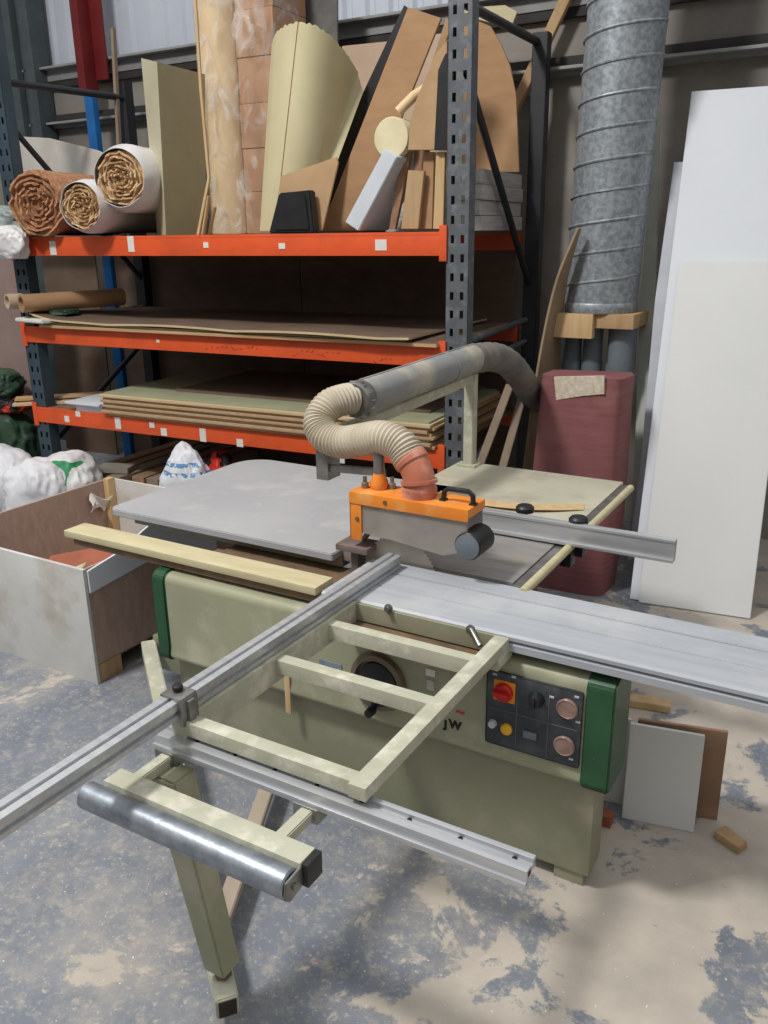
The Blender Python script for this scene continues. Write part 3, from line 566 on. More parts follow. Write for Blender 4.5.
for z0, z1 in BEAMS:
    mb = MB(); rbox(mb, -3.56, -.115, -.012, .045, z0, z1-.022, .003); rbox(mb, -3.56, -.115, -.012, .025, z1-.024, z1, .003); bo = part(mb, 'beam', RORG, rack); beams.append(bo)
    for s in (-.125, -3.585):
        mb = MB(); rbox(mb, s-.02, s+.025, -.016, -.002, z0-.03, z1+.035, .003); rbox(mb, s-.02, s-.012, -.014, .05, z0-.03, z1+.03, .002); part(mb, 'beam_connector', RORG, bo)
    mb = MB(); rbox(mb, -3.5, -.1, DP-.045, DP, z0, z1-.01, .003); part(mb, 'beam', RORG, rack)
    mb = MB(); rbox(mb, -3.46, -.12, .028, DP-.01, z1-.02, z1-.001, .002); part(mb, 'deck', DECK, rack)
def sticker(i, x, y, w, h, m_=WHITE):
    s, z = rk(x, y, -.0125); k = .0068; mb = MB(); rbox(mb, s-w*k/2, s+w*k/2, -.0145, -.012, z-h*k/2, z+h*k/2); part(mb, 'sticker', m_, beams[i])
for i, x, y, w, h in ((0, 53, 248, 9, 14), (0, 131, 244, 8, 15), (0, 206, 245, 6, 5), (0, 282, 246, 7, 5), (0, 381, 245, 11, 9), (1, 158, 341, 4, 3), (2, 67, 419, 7, 7), (2, 78, 414, 7, 6), (2, 118, 423, 8, 13), (2, 152, 425, 7, 6), (2, 164, 432, 8, 8), (2, 203, 435, 8, 14), (2, 240, 443, 8, 8), (2, 341, 459, 8, 8)): sticker(i, x, y, w, h)
mb = MB()
for x, y in [(206+5*k, 348) for k in range(11)]+[(292+5*k, 352) for k in range(10)]+[(373+6*k, 358) for k in range(4)]:
    s, z = rk(x+random.uniform(-1, 1), y+random.uniform(-2, 2)+(x-206)*.01, -.0125); mb.bar(rp(s, -.013, z), rp(s+random.uniform(.01, .025), -.013, z+random.uniform(-.02, .02)), .004, .002, (0, 1, 0), 0)
part(mb, 'marker_scribble', mat('faded_marker', (130, 58, 34), rough=.7), beams[1])
def brace(s, d0, z0, d1, z1, r=.022, m_=RDARK):
    mb = MB(); mb.tube([rp(s, d0, z0), rp(s, d1, z1)], r, 10); part(mb, 'brace', m_, rack)
for s in (-.03, -3.54):
    brace(s, .02, 3.17 if s > -1 else 3.09, DP-.03, 3.2 if s > -1 else 3.13, .026); brace(s+(.01 if s > -1 else 0), .04, 2.86, DP-.04, 1.66); brace(s, .04, 1.42, DP-.04, 1.45, .02, RGREY); brace(s, .04, 1.26, DP-.04, 1.30, .02, RGREY); brace(s, .04, .45, DP-.04, 1.2)

# ------------------------------------------------------------------ rack contents
def slab(name, label, px, d, th, m_, cat, group=None, bev=.002, tilt=0.0):
    a = []
    for x, y in px:
        q = rkp(x, y, d); a.append(q)
    zmin = min(q.z for q in a); a2 = [rkp(x, y, d+tilt*max(0, q.z-zmin)) for (x, y), q in zip(px, a)]
    mb = MB(); mb.prism(a2, RV*th, bev); o = mb.build(name, m_); return tag(o, label, cat, group)
S1 = 2.049
def snap(pts, d, z):  # pixel outline whose lowest points sit on height z
    return pts
# underlay rolls
def roll(label, cx, cy, d0, d1, r, wrap, core, seed, zfloor=None, ww=.02):
    dr = -.22*(d1-d0)
    s, z = rk(cx, cy, d0)
    if zfloor is not None: z = zfloor+r+(ww+.006 if wrap else .004)
    base = rp(s, (d0+d1)/2, z-r-(ww if wrap else 0)); root = empty('underlay_roll', base, label, 'roll', 'underlay rolls on the top shelf')
    rnd = random.Random(seed); mb = MB(); p0, p1 = rp(s, d0, z), rp(s+dr, d1, z); ax = (p1-p0).normalized()
    # wound layers: a spiral of ragged turns on the end face
    b = bmesh.new(); turns = 6; n = turns*30; zz = V((0, 0, 1)); x = ax.cross(zz).normalized(); prev = None
    for i in range(n+1):
        t = i/n; ang = t*turns*2*math.pi; rad = r*(.06+.90*t)*(1+.03*math.sin(3*ang+seed)+.02*math.sin(7.3*ang))+rnd.uniform(-.006, .006); jig = rnd.uniform(-.03, .014)
        q = p0 + x*math.cos(ang)*rad+zz*math.sin(ang)*rad
        w = r*.9/turns*.42
        rad2 = rad+w
        q2 = p0 + x*math.cos(ang)*rad2+zz*math.sin(ang)*rad2
        cur = [b.verts.new(q+ax*jig), b.verts.new(q2+ax*(jig+rnd.uniform(-.008, .008))), b.verts.new(q2+ax*.08), b.verts.new(q+ax*.08)]
        if prev:
            for k in range(4): b.faces.new((prev[k], prev[(k+1) % 4], cur[(k+1) % 4], cur[k]))
        prev = cur
    bmesh.ops.recalc_face_normals(b, faces=b.faces); mb._merge(b)
    mb.tube([p0+ax*.02, p1], r*.985, 36); part(mb, 'underlay', core, root)
    if wrap:
        mb = MB(); rings = []; N = 14; nn = 40; b = bmesh.new()
        for j in range(N+1):
            t = j/N; c = p0.lerp(p1, t)-ax*(.012 if j == 0 else 0); rg = []
            for k in range(nn):
                a = k/nn*6.2832; rr = (r+ww)*(1+.03*noise.noise(V((math.cos(a)*2, math.sin(a)*2, t*6+seed)))) - (ww*.8 if j == 0 else 0)
                rr = max(rr, r+.004); jx = noise.noise(V((a*2, seed, 1)))*.012 if j == 0 else 0
                rg.append(b.verts.new(c-ax*jx+x*math.cos(a)*rr+zz*math.sin(a)*rr))
            rings.append(rg)
        for j in range(N):
            for k in range(nn): b.faces.new((rings[j][k], rings[j][(k+1) % nn], rings[j+1][(k+1) % nn], rings[j+1][k]))
        bmesh.ops.recalc_face_normals(b, faces=b.faces); bmesh.ops.solidify(b, geom=b.faces[:], thickness=-.003); mb._merge(b); part(mb, 'plastic_wrap', WRAP, root, 1.2)
    return root
roll('bare dark brown underlay roll, leftmost on the top shelf', 36, 199, -.10, .85, .222, False, FELT, 1, S1)
roll('smallest white wrapped underlay roll, in the middle of the three rolls', 81, 206, -.17, .85, .142, True, FELT2, 5, None, .03)
roll('white wrapped underlay roll resting highest, rightmost of the three rolls', 120, 178, -.06, .9, .172, True, FELT2, 9, None, .04)
# sacks -------------------------------------------------
def sack(name, label, c, size, m_, seed, cat='sack', group=None, rot=0.0, pinch=.0):
    b = bmesh.new(); bmesh.ops.create_icosphere(b, subdivisions=5, radius=1); sx, sy, sz = size
    for v in b.verts:
        p = v.co.copy(); q = V([math.copysign(abs(k)**.75, k) for k in p]); n1 = noise.noise(q*1.6+V((seed, 0, 0))); n2 = 1-abs(noise.noise(q*3.4+V((0, seed, 3)))); n3 = noise.noise(q*8+V((seed, seed, 0)))
        f = 1+.18*n1+.15*(n2-.7)+.04*n3
        if pinch and q.z > .3: f *= 1-pinch*(q.z-.3)/.7; 
        v.co = V((q.x*sx*f, q.y*sy*f, max(q.z*sz*(1+.15*n1+.06*(n2-.7)), -.82*sz)))
    mb = MB(); mb._merge(b, Matrix.Rotation(rot, 4, 'Z')); o = mb.build(name, m_, None, 1.5)
    zm = min(v.co.z for v in o.data.vertices); o.location = V((c[0], c[1], c[2]-zm)); return tag(o, label, cat, group)
p = rp(-3.72, .08, S1); 
# dirty clear plastic beside the rolls
s_, z_ = rk(20, 205, .0)
sack('plastic_sheeting', 'bunched dirty clear plastic sheeting hanging off left end of top shelf', rp(-3.60, .06, S1+.002), (.26, .2, .12), BAGD, 3.3, 'plastic sheeting', None)
sack('plastic_bag', 'white plastic bag drooping over left end of the top orange beam', rp(-3.46, -.13, 1.90), (.17, .09, .125), WRAP, 8.1, 'plastic bag', None)
fp = [(12, 136), (48, 138), (96, 150), (140, 168), (140, 228), (12, 228)]
mb = MB(); a = [rkp(x, y, .98) for x, y in fp]; mb.prism([V((q.x, q.y, max(q.z, S1+.001))) for q in a], RV*.02, .003)
tag(mb.build('foam_sheet', mat('pale_foam', (206, 202, 194), (192, 186, 176), rough=.8)), 'pale foam sheet standing behind the brown underlay roll', 'sheet')
# timber stick at the rear left
mb = MB(); a = rkp(114, 140, 1.25); mb.bar(rp(rk(115, 150, 1.2)[0], 1.2, S1), rkp(113, 28, 1.2), .035, .03); tag(mb.build('timber_batten', WOODG), 'thin grey brown batten standing upright behind the underlay rolls', 'batten')
# folded olive sheet
def zfix(px, d, z0=S1):
    s, z = rk(px[0], px[1], d); return rp(s, d, z0)
mb = MB(); b = bmesh.new()
A = [zfix((157, 233), .25), zfix((166, 233), .10), zfix((205, 233), .55)]
Bt = [rkp(141, 58, .25), rkp(157, 62, .10), rkp(204, 74, .55)]
mb.hull8([A[0], A[1], Bt[1], Bt[0]], [q+RV*.012 for q in (A[0], A[1], Bt[1], Bt[0])], .001)
o = mb.build('olive_sheet', OLIVE2); 
root = empty('folded_sheet', A[1], 'tall folded olive sheet standing between underlay rolls and wrapped bundle', 'sheet'); o.name = 'narrow_leaf'; o.parent = root; o.matrix_parent_inverse = Matrix.Translation(-root.location)
mb = MB(); mb.hull8([A[1], A[2], Bt[2], Bt[1]], [q+RV*.012 for q in (A[1], A[2], Bt[2], Bt[1])], .001); part(mb, 'wide_leaf', OLIVE, root)
# thin veneer strip
mb = MB(); mb.tube([rkp(195, -5, .12), rkp(201, 90, .12), rkp(209, 178, .1), zfix((198, 233), .03)], .011, 6); tag(mb.build('veneer_strip', WOODP), 'thin bent pale strip standing beside the wrapped bundle', 'strip')
for k, (x0, x1, y1) in enumerate(((203, 209, 196), (209, 215, 207))):
    mb = MB(); mb.bar(zfix((x0, 233), .05+.05*k), rkp(x1, y1, .05+.05*k), .03, .012); tag(mb.build('wood_splinter', WOODP), ('longer' if k == 0 else 'shorter')+' splintered wood piece at foot of the wrapped bundle', 'wood splinter')
# film wrapped bundle
root = empty('wrapped_bundle', rp(rk(240, 233, .8)[0], .8, S1), 'tall film wrapped bundle of cream tube and brown cartons on top shelf', 'bundle')
D0 = .72; s0 = rk(232, 235, D0)[0]
mb = MB(); mb.tube([rp(s0, D0, S1+.002), rp(s0, D0, 3.9)], .145, 28); part(mb, 'tube', CREAMT, root)
for k in range(6):
    z = S1+.002+k*.285; mb = MB(); rbox(mb, s0+.15, s0+.46, D0-.02+.008*(k % 2), D0+.40, z, z+.282, .006); part(mb, 'carton', CARTON, root)
mb = MB(); b = bmesh.new(); N = 60; nn = 44; rings = []
for j in range(N+1):
    z = S1+.01+1.8*j/N; rg = []
    for k in range(nn):
        a = k/nn*6.2832; cx, cy = math.cos(a), math.sin(a); cx2, cy2 = [math.copysign(abs(q)**.55, q) for q in (cx, cy)]
        f = 1+.02*noise.noise(V((cx*3, cy*3, z*5)))
        rg.append(b.verts.new(rp(s0+.155+.325*cx2*f, D0+.13+.30*cy2*f, z)))
    rings.append(rg)
for j in range(N):
    for k in range(nn): b.faces.new((rings[j][k], rings[j][(k+1) % nn], rings[j+1][(k+1) % nn], rings[j+1][k]))
mb._merge(b); part(mb, 'plastic_film', FILM, root, 1.5)
# curved cream sheet (half cone) with a scalloped top edge
def lerp_px(pts, t):
    t *= len(pts)-1; i = min(int(t), len(pts)-2); f = t-i; return (pts[i][0]*(1-f)+pts[i+1][0]*f, pts[i][1]*(1-f)+pts[i+1][1]*f)
topc = [(273, 44), (277, 33), (286, 26), (299, 22), (315, 25), (331, 36), (346, 54), (357, 72), (363, 92)]
botc = [(261, 231), (265, 231), (270, 231), (276, 231), (284, 231), (292, 231), (299, 231), (306, 231), (312, 231)]
def cone(u, v):
    a, b = lerp_px(botc, u), lerp_px(topc, u); y = a[1]*(1-v)+b[1]*v; x = a[0]*(1-v)+b[0]*v
    if v == 1: y += 1.2*math.sin(u*120)
    d = .12+.40*(.15+.85*v)*(1-math.sin(math.pi*min(1, u*1.05+.08)))
    s, z = rk(x, y, d); return rp(s, d, max(S1+.002, z))
mb = MB(); mb.sheet(cone, 48, 16, .008); root = mb.build('curved_sheet', CONE, None, 1.0); ms = MB(); ms.tube([cone(.375, k/12)-RV*.008 for k in range(13)], .0035, 6); part(ms, 'crease', WOODB, root); tag(root, 'large cream sheet curled into a half cone, standing right of wrapped bundle', 'sheet')
# small carton and black box at the foot of the cone
slab('cardboard_sheet', 'pale brown cardboard panel leaning at foot of the cream half cone', [(272, 231), (281, 176), (336, 157), (338, 163), (322, 231)], .06, .015, CARD2, 'cardboard', tilt=.05)
a = rk(270, 231, .0)[0]; c = rk(316, 231, .0)[0]; h = rk(290, 191, .0)[1]
M = Matrix.Translation(RO0) @ Matrix.Rotation(K, 4, 'Z'); mb = MB()
mb.hull8([M @ V((a, -.02, S1+.001)), M @ V((c, -.02, S1+.001)), M @ V((c-.02, -.02, h)), M @ V((a+.09, -.02, h-.01))], [M @ V((a, .045, S1+.001)), M @ V((c, .045, S1+.001)), M @ V((c-.02, .045, h)), M @ V((a+.09, .045, h-.01))], .008)
mb.hull8([M @ V((a+.05, -.03, S1+.02)), M @ V((c-.03, -.03, S1+.02)), M @ V((c-.05, -.03, h-.03)), M @ V((a+.11, -.03, h-.03))], [M @ V((a+.05, -.018, S1+.02)), M @ V((c-.03, -.018, S1+.02)), M @ V((c-.05, -.018, h-.03)), M @ V((a+.11, -.018, h-.03))], .004)
tag(mb.build('plastic_tray', BLACK), 'black plastic tray standing in front of the cardboard sheet on top shelf', 'tray')
# big board leaning to the right, black slab painting the shadow beside it
slab('shadow_slab', 'black slab standing in for the dark shadow just left of the big brown board', [(298, 231), (318, 231), (411, 10), (404, 5)], .56, .02, BLACK, 'board')
slab('brown_board', 'large brown board leaning right across the top shelf', [(320, 231), (356, 231), (441, 18), (408, 7)], .42, .02, CARD, 'board', tilt=.05)
# white edged plank
pl = [(345, 222), (358, 231), (397, 157), (384, 149)]
mb = MB(); a = [rkp(x, y, .0) for x, y in pl]; a = [V((q.x, q.y, max(q.z, S1+.001))) for q in a]; mb.hull8(a, [q+RV*.30+RU*.05 for q in a], .004); tag(mb.build('white_plank', mat('plank_white', (206, 212, 218), (196, 202, 208), rough=.5)), 'thick white edged plank leaning on the brown board', 'plank')
# round cream disc roll
c = rkp(391, 138, .05); mb = MB(); mb.lathe([(.05, -.005), (.105, -.002), (.112, .01), (.112, .26), (.10, .27)], c, RV, 36); tag(mb.build('round_offcut', mat('cream_round', (222, 212, 176), (208, 196, 158), rough=.7)), 'cream round core end resting on the white edged plank', 'round offcut')
a, c = rkp(398, 112, .10), rkp(414, 96, .14); mb = MB(); mb.tube([a, c, rkp(430, 86, .2)], .028, 14); tag(mb.build('cardboard_core', CREAMT), 'short cream tube leaning above the round core end', 'tube')
# cardboard arch pieces
arcpx = [(408, 150), (410, 122), (416, 100), (426, 76), (437, 52), (447, 40)]
slab('cardboard_arch', 'rounded brown cardboard piece with layered edge left of the slotted upright', arcpx+[(447, 150)], .02, .03, CARD2, 'cardboard')
slab('black_sheet', 'black panel showing beside the layered cardboard by the upright', [(434, 150), (438, 70), (445, 54), (448, 52), (448, 150)], .01, .02, BLACK, 'panel')
slab('brown_strip', 'long brown strip leaning behind the layered cardboard', [(404, 150), (412, 150), (452, 22), (446, 18)], .36, .02, CARD, 'strip')
# wood offcuts
for (pts, d, m_, lb) in (([(389, 229), (395, 229), (411, 152), (402, 150)], .10, WOODB, 'narrow brown offcut leaning furthest left of the shelf offcuts'), ([(401, 229), (418, 229), (424, 171), (408, 170)], .03, WOOD, 'wide tan offcut in front among the shelf offcuts'), ([(419, 229), (432, 229), (434, 152), (424, 152)], .08, CARD, 'tan upright offcut second from the slotted upright'), ([(433, 229), (443, 229), (445, 152), (436, 152)], .05, WOODP, 'pale pine offcut beside the slotted upright'), ([(410, 190), (426, 190), (428, 150), (414, 150)], .14, WOODB, 'dark brown offcut behind the wide tan one')):
    if lb.startswith('dark'): pts = [(410, 229), (426, 229)]+pts[2:]
    slab('wood_offcut', lb, pts, d, .03, m_, 'wood offcut', 'wood offcuts on the top shelf')
# right bay behind the upright
slab('cardboard_arch', 'tall arched brown cardboard standing on grey boards behind the slotted upright', [(462, 172), (462, 22), (478, 21), (490, 26), (501, 44), (510, 66), (516, 95), (519, 172)], 1.10, .02, CARD, 'cardboard')
slab('cream_sheet', 'cream sheet lying across top of the tall arched cardboard', [(462, 8), (505, 5), (517, 12), (511, 28), (480, 20), (462, 21)], 1.13, .015, CREAM, 'sheet')
for k in range(4):
    z0 = S1+k*.088; s1 = -.058; mb = MB(); rbox(mb, -.70, s1-.012*(k % 2), .42, 1.20, z0+.001, z0+.086, .004)
    tag(mb.build('grey_board', GREYBOARD), ('lowest', 'second lowest', 'third lowest', 'topmost')[k]+' grey board in the stack behind the slotted upright', 'board', 'grey boards on the top shelf')
slab('tan_board', 'tan board standing against the back of the top shelf', [(330, 225), (462, 225), (462, 30), (400, 40), (342, 46)], 1.22, .02, CARDP, 'board')
slab('grey_sheet', 'dark grey panel standing behind the cream half cone', [(276, 225), (338, 225), (337, -20), (280, -20)], 1.19, .02, mat('grey_film_panel', (112, 112, 108), (94, 94, 92), rough=.3, scale=9), 'panel')
slab('grey_sheet', 'brown grey board standing at the back behind the folded olive sheet', [(148, 215), (205, 215), (205, 72), (180, 72), (150, 90)], 1.0, .02, BOARDD, 'board')
a = rkp(505, 118, DP+.1); c = rkp(572, -14, DP+.25); mb = MB(); mb.bar(rp(-.62, DP+.06, 2.05), rkp(572, -14, DP+.06), .07, .045, (0, 1, 0)); tag(mb.build('timber_batten', WOOD), 'brown timber batten slanting up behind the rear upright', 'batten')

# middle shelf: big thin sheets
S2 = 1.409
for k, (s0, s1, d0, th, m_, lb) in enumerate(((-3.36, -.14, -.055, .02, PLY, 'lowest wide ply sheet lying on the middle shelf'), (-3.34, -.36, -.03, .012, PLY2, 'middle wide ply sheet lying on the middle shelf'), (-3.42, -.30, -.075, .014, PLY2, 'uppermost wide sheet on the middle shelf, its front edge wavy'))):
    zb = S2+(0, .021, .034)[k]
    def f(u, v, s0=s0, s1=s1, d0=d0, zb=zb, th=th, k=k):
        wav = .012*math.sin(u*9+1)*(1-v)*(k == 2); curl = (.05*max(0, 1-u*9)**2*(1-v))*(k == 2)
        return rp(s0+(s1-s0)*u, d0+(1.22-d0)*v+.02*math.sin(5*u)*(1-v)*(k == 2), zb+th+abs(wav)+curl)
    mb = MB(); mb.sheet(f, 60, 8, th); o = mb.build('ply_sheet', m_)
    o.data.materials.append(BOARDD)
    for pl_ in o.data.polygons:
        if pl_.normal.z > .5: pl_.material_index = 1
    tag(o, lb, 'sheet', 'ply sheets on the middle shelf')
def hollow(path, r, m_, name, label):
    mb = MB(); P = [V(p) for p in path]; ax = (P[1]-P[0]); mb.lathe([(r*.72, .25), (r*.74, 0), (r, 0), (r, ax.length), (r*.6, ax.length)], P[0], ax, 24)
    return tag(mb.build(name, m_), label, 'tube')
a = rk(16, 299, -.12); zt = S2+.07
hollow((rp(-3.44, -.12, S2+.175), rp(-3.15, .62, S2+.18)), .066, CARD, 'cardboard_tube', 'brown cardboard tube lying at left end of the middle shelf')
hollow((rp(-3.61, -.10, S2+.185), rp(-3.30, .75, S2+.17)), .056, CARDP, 'cardboard_tube', 'paler cardboard tube sticking out furthest left on middle shelf')
mb = MB(); mb.bar(rp(-3.54, -.03, S2+.055), rp(-3.22, -.06, S2+.05), .16, .03, (0, 0, 1), .008); tag(mb.build('foam_offcut', WHITE), 'flat white foam offcut at left end of the middle orange beam', 'foam offcut')
sack('plastic_sheeting', 'small crumpled grey green plastic beside the white foam offcut', rp(-3.36, .16, S2+.07), (.14, .12, .028), BAGG, 2.2, 'plastic sheeting')
# lower shelf: stack of boards
S3 = .787; z = S3
specs = [(-2.80, -.03, .02, PLY, 'pale'), (-2.84, -.05, .02, MDF, 'brown'), (-2.82, -.02, .022, PLY2, 'cream'), (-2.83, -.045, .018, MDF, 'brown'), (-2.83, -.03, .018, PLY, 'pale'), (-2.84, -.05, .02, MDF, 'brown'), (-2.83, -.03, .018, PLY, 'pale'), (-2.84, -.05, .02, PLY2, 'cream'), (-2.82, -.02, .012, GRNB, 'green grey')]
ords = ('lowest', 'second from the bottom', 'third from the bottom', 'fourth from the bottom', 'middle', 'fourth from the top', 'third from the top', 'second from the top', 'topmost')
for k, (s0, d0, th, m_, cn) in enumerate(specs):
    mb = MB(); rbox(mb, s0, -.16-.02*(k % 3), d0, 1.2, z+.0005, z+th, .002); tag(mb.build('sheet_board', m_), '%s %s board in the thick stack on the lowest shelf' % (ords[k], cn), 'board', 'boards stacked on the lowest shelf'); z += th
mb = MB(); rbox(mb, -2.35, -.3, .22, 1.2, z+.001, z+.016, .002); tag(mb.build('sheet_board', BOARDD), 'brown sheet lying on top of the green grey board', 'board')
for k, (a, c, w, m_, lb) in enumerate((((-3.76, -.06), (-3.1, .5), .10, PLY2, 'lower pale thin board sticking out left of the lowest shelf'), ((-3.80, .0), (-3.0, .75), .12, PLY, 'upper pale thin board sticking out left of the lowest shelf'))):
    mb = MB(); mb.bar(rp(a[0], a[1], S3+.012+.03*k), rp(c[0], c[1], S3+.012+.03*k), w, .018, bev=.001); tag(mb.build('thin_board', m_), lb, 'board')
mb = MB(); rbox(mb, -3.22, -2.87, -.04, .35, S3+.055, S3+.073, .006); rbox(mb, -3.15, -2.88, .0, .3, S3+.0005, S3+.055, .004); tag(mb.build('white_board', WPANEL), 'small white board lying left of the thick board stack', 'board')
# brown boards standing behind the rack
for k, (a, c, z1, m_, lb) in enumerate(((-4.85, -4.17, 2.0, BOARDD, 'brown hardboard seen through left end of the rack'), (-3.94, -1.97, 1.96, BOARDD, 'brown hardboard standing behind middle of rack'), (-1.96, -.16, 1.98, BOARDD, 'brown hardboard standing behind rack near the rear upright'))):
    mb = MB(); rbox(mb, a, c, DP+.03+.004*k, DP+.05+.004*k, 0, z1, .003); tag(mb.build('hardboard_sheet', m_), lb, 'board', 'hardboard behind the rack')
mb = MB(); mb.prism([rp(-5.4, .5, 0), rp(-4.2, .5, 0), rp(-4.2, .62, 1.95), rp(-5.4, .62, 1.95)], RV*.02, .002); tag(mb.build('hardboard_sheet', mat('mauve_board', (150, 128, 120), (136, 114, 108), rough=.85, scale=3)), 'mauve brown board standing left of the rack', 'board')

# under the rack: timber pile and bags
rnd = random.Random(4)
for lay in range(4):
    for k in range(7-lay//2):
        s0 = -3.28+.16*k+.03*lay+rnd.uniform(-.015, .015); zz = .035+.072*lay; d0 = .02+rnd.uniform(-.1, .08)+.03*lay
        mb = MB(); mb.bar(rp(s0, d0, zz), rp(s0+rnd.uniform(-.01, .05), d0+1.12, zz), rnd.choice((.10, .12, .13)), .068); tag(mb.build('timber_batten', rnd.choice((WOODB, WOODG, WOODB, WOOD))), 'brown timber batten in the pile lying under the lowest orange beam', 'batten', 'battens piled under the rack')
mb = MB(); mb.bar(rp(-3.10, .12, .312), rp(-2.84, .2, .312), .16, .045, bev=.004); tag(mb.build('board_offcut', mat('grey_offcut', (150, 142, 130), (134, 128, 118), rough=.8)), 'grey offcut lying on the timber pile under the rack', 'board offcut')
def at(x, y, yy): return uy(x, y, yy)
p = at(183, 484, 4.32); sack('printed_sack', 'white sack with blue print on floor under the rack', (p.x, 4.36, 0), (.19, .13, .34), BAGBLUE, 4.4, 'sack', None, .2, .45)
p = at(221, 470, 4.55); sack('printed_sack', 'red and black sack right of the blue printed sack', (p.x, 4.55, 0), (.14, .12, .30), BAGRED, 6.1, 'sack', None, .1, .2)
p = at(287, 462, 4.45); sack('white_sack', 'white sack peeping over far edge of grey extension table', (p.x, 4.42, 0), (.2, .13, .30), BAGW, 9.7, 'sack')
p = at(72, 480, 4.15); sack('printed_sack', 'white sack with green swirl behind the scrap bin', (p.x, 4.12, 0), (.24, .2, .285), BAGSWOOSH, 2.5, 'sack', None, .3, .25)
p = at(43, 490, 3.95); sack('white_sack', 'plump white sack left of the green swirl sack', (p.x, 3.92, 0), (.26, .2, .27), BAGW, 5.9, 'sack', None, .2, .25)
p = at(8, 495, 4.0); sack('white_sack', 'large white sack at left edge of the photo behind the bin', (p.x, 3.98, 0), (.3, .22, .285), BAGW, 7.3, 'sack', None, .0, .2)
p = at(6, 440, 4.55); s1_ = sack('green_sack', 'green sack lowest in the pile beside the rack upright', (p.x+.06, 4.5, 0), (.34, .2, .38), BAGG, 1.4, 'sack', 'sacks beside the rack')
sack('printed_sack', 'red and black sack between two green sacks at left edge', (p.x+.06, 4.52, .64), (.28, .17, .085), BAGRED, 3.8, 'sack')
sack('green_sack', 'green sack on top of the pile beside the rack upright', (p.x+.04, 4.52, .775), (.24, .17, .12), BAGG, 6.6, 'sack', 'sacks beside the rack')

# ------------------------------------------------------------------ right side
# galvanised spiral duct
dc = V((-1.53, 5.25, 0)); dz0, dz1 = 1.575, 5.0
TILT = .03
dk = empty('spiral_duct', (dc.x, dc.y, dz0), 'large galvanised spiral duct rising beside the rack', 'duct')
mb = MB(); mb.tube([(dc.x, dc.y, dz0), (dc.x+TILT*(dz1-dz0), dc.y, dz1)], .218, 48); part(mb, 'duct_pipe', DUCTM, dk)
mb = MB(); n = 40; tot = int((dz1-dz0-.1)/.165*n); mb.tube([(dc.x+TILT*.165*i/n+.219*math.cos(6.2832*i/n), dc.y+.219*math.sin(6.2832*i/n), dz0+.06+.165*i/n) for i in range(tot)], .008, 6); part(mb, 'spiral_seam', DUCTM, dk)
mb = MB(); mb.lathe([(.221, 0), (.226, .01), (.226, .05), (.221, .06)], (dc.x, dc.y, dz0-.002), (0, 0, 1), 48); part(mb, 'end_collar', DUCTM, dk)
wb = empty('timber_support', (-1.53, 5.1, 1.45), 'pale timber blocks supporting foot of the spiral duct', 'support')
mb = MB(); mb.box((-1.76, 5.02, 1.43), (-1.50, 5.08, 1.573), .004); part(mb, 'block', WOODP, wb)
mb = MB(); mb.box((-1.50, 5.06, 1.49), (-1.27, 5.42, 1.573), .004); part(mb, 'block', WOOD, wb)
mb = MB(); mb.box((-1.76, 5.08, 1.50), (-1.50, 5.42, 1.572), .004); part(mb, 'block', WOOD, wb)
for k, (x, r, lb) in enumerate(((572, .055, 'leftmost grey pipe standing under the spiral duct'), (592, .058, 'middle grey pipe standing under the spiral duct'), (621, .085, 'widest grey pipe standing under the spiral duct'))):
    q = uy(x, 360, 5.22); mb = MB(); mb.cyl((q.x, 5.22, 0), (q.x, 5.22, 1.429 if k < 1 else 1.488), r, 24, bev=.003); mb.lathe([(r+.006, 0), (r+.006, .07)], (q.x, 5.22, 1.2), (0, 0, 1), 24); tag(mb.build('grey_pipe', PGREY), lb, 'pipe', 'pipes under the duct')
# curved ply strip leaning left of the duct
crv = [(-1.60, 4.93, 2.06), (-1.70, 4.91, 1.78), (-1.76, 4.89, 1.45), (-1.80, 4.86, 1.05), (-1.83, 4.82, .55), (-1.85, 4.78, .02)]
cs = spline(crv, 6); mb = MB()
mb.sheet(lambda u, v: cs[min(len(cs)-1, int(round(v*(len(cs)-1))))]+V((.03, .32, 0))*u*min(1, .12+1.6*v), 4, len(cs)-1, .014); tag(mb.build('curved_board', mat('bent_ply', (150, 130, 104), (136, 116, 92), rough=.8)), 'bent plywood strip leaning left of the spiral duct', 'board')
for k, (a, c, lb) in enumerate((((478, 470), (510, 385), 'thin grey strip leaning furthest left behind the rear table'), ((502, 470), (522, 398), 'thin grey strip leaning beside the bent plywood strip'))):
    yy = 4.55+.08*k; q = uy(*a, yy); e = uy(*c, yy+.12); dxy = (e-q); g = q-dxy*(q.z/dxy.z); g.z = .008; mb = MB(); mb.bar(g, e, .05, .012, (0, 1, 0)); tag(mb.build('wood_strip', WOODG), lb, 'strip')
# maroon folded mat
root = empty('folded_mat', (-1.3, 4.65, 0), 'tall maroon folded mat standing right of the rear table', 'mat')
hm = 1.265
def mat_outline(z, off=0):
    o = [(-1.60, 4.60)]; o += [(-1.60+.04*(1-math.cos(t)), 4.60-.04*math.sin(t)-.03) for t in (0.3, .8, 1.57)]
    o += [(-1.24, 4.535), (-1.19, 4.545)]; o += [(-1.19+.055*math.sin(t), 4.60-.055*math.cos(t)) for t in (.5, 1.0, 1.57)]; o += [(-1.12, 4.78), (-1.15, 4.83), (-1.56, 4.80), (-1.595, 4.74)]
    return [V((x, y, z)) for x, y in o]
mb = MB(); N = 12; b = bmesh.new(); rings = []
for j in range(N+1):
    t = j/N; z = hm*t; ol = mat_outline(z); rings.append([b.verts.new(V((q.x-.065+.012*math.sin(t*5+q.x*6)+(.012*t if q.x > -1.19 else 0), q.y+.10*t*t*.6, z+(.012*math.sin(q.x*14) if j == N else 0)))) for q in ol])
n = len(rings[0])
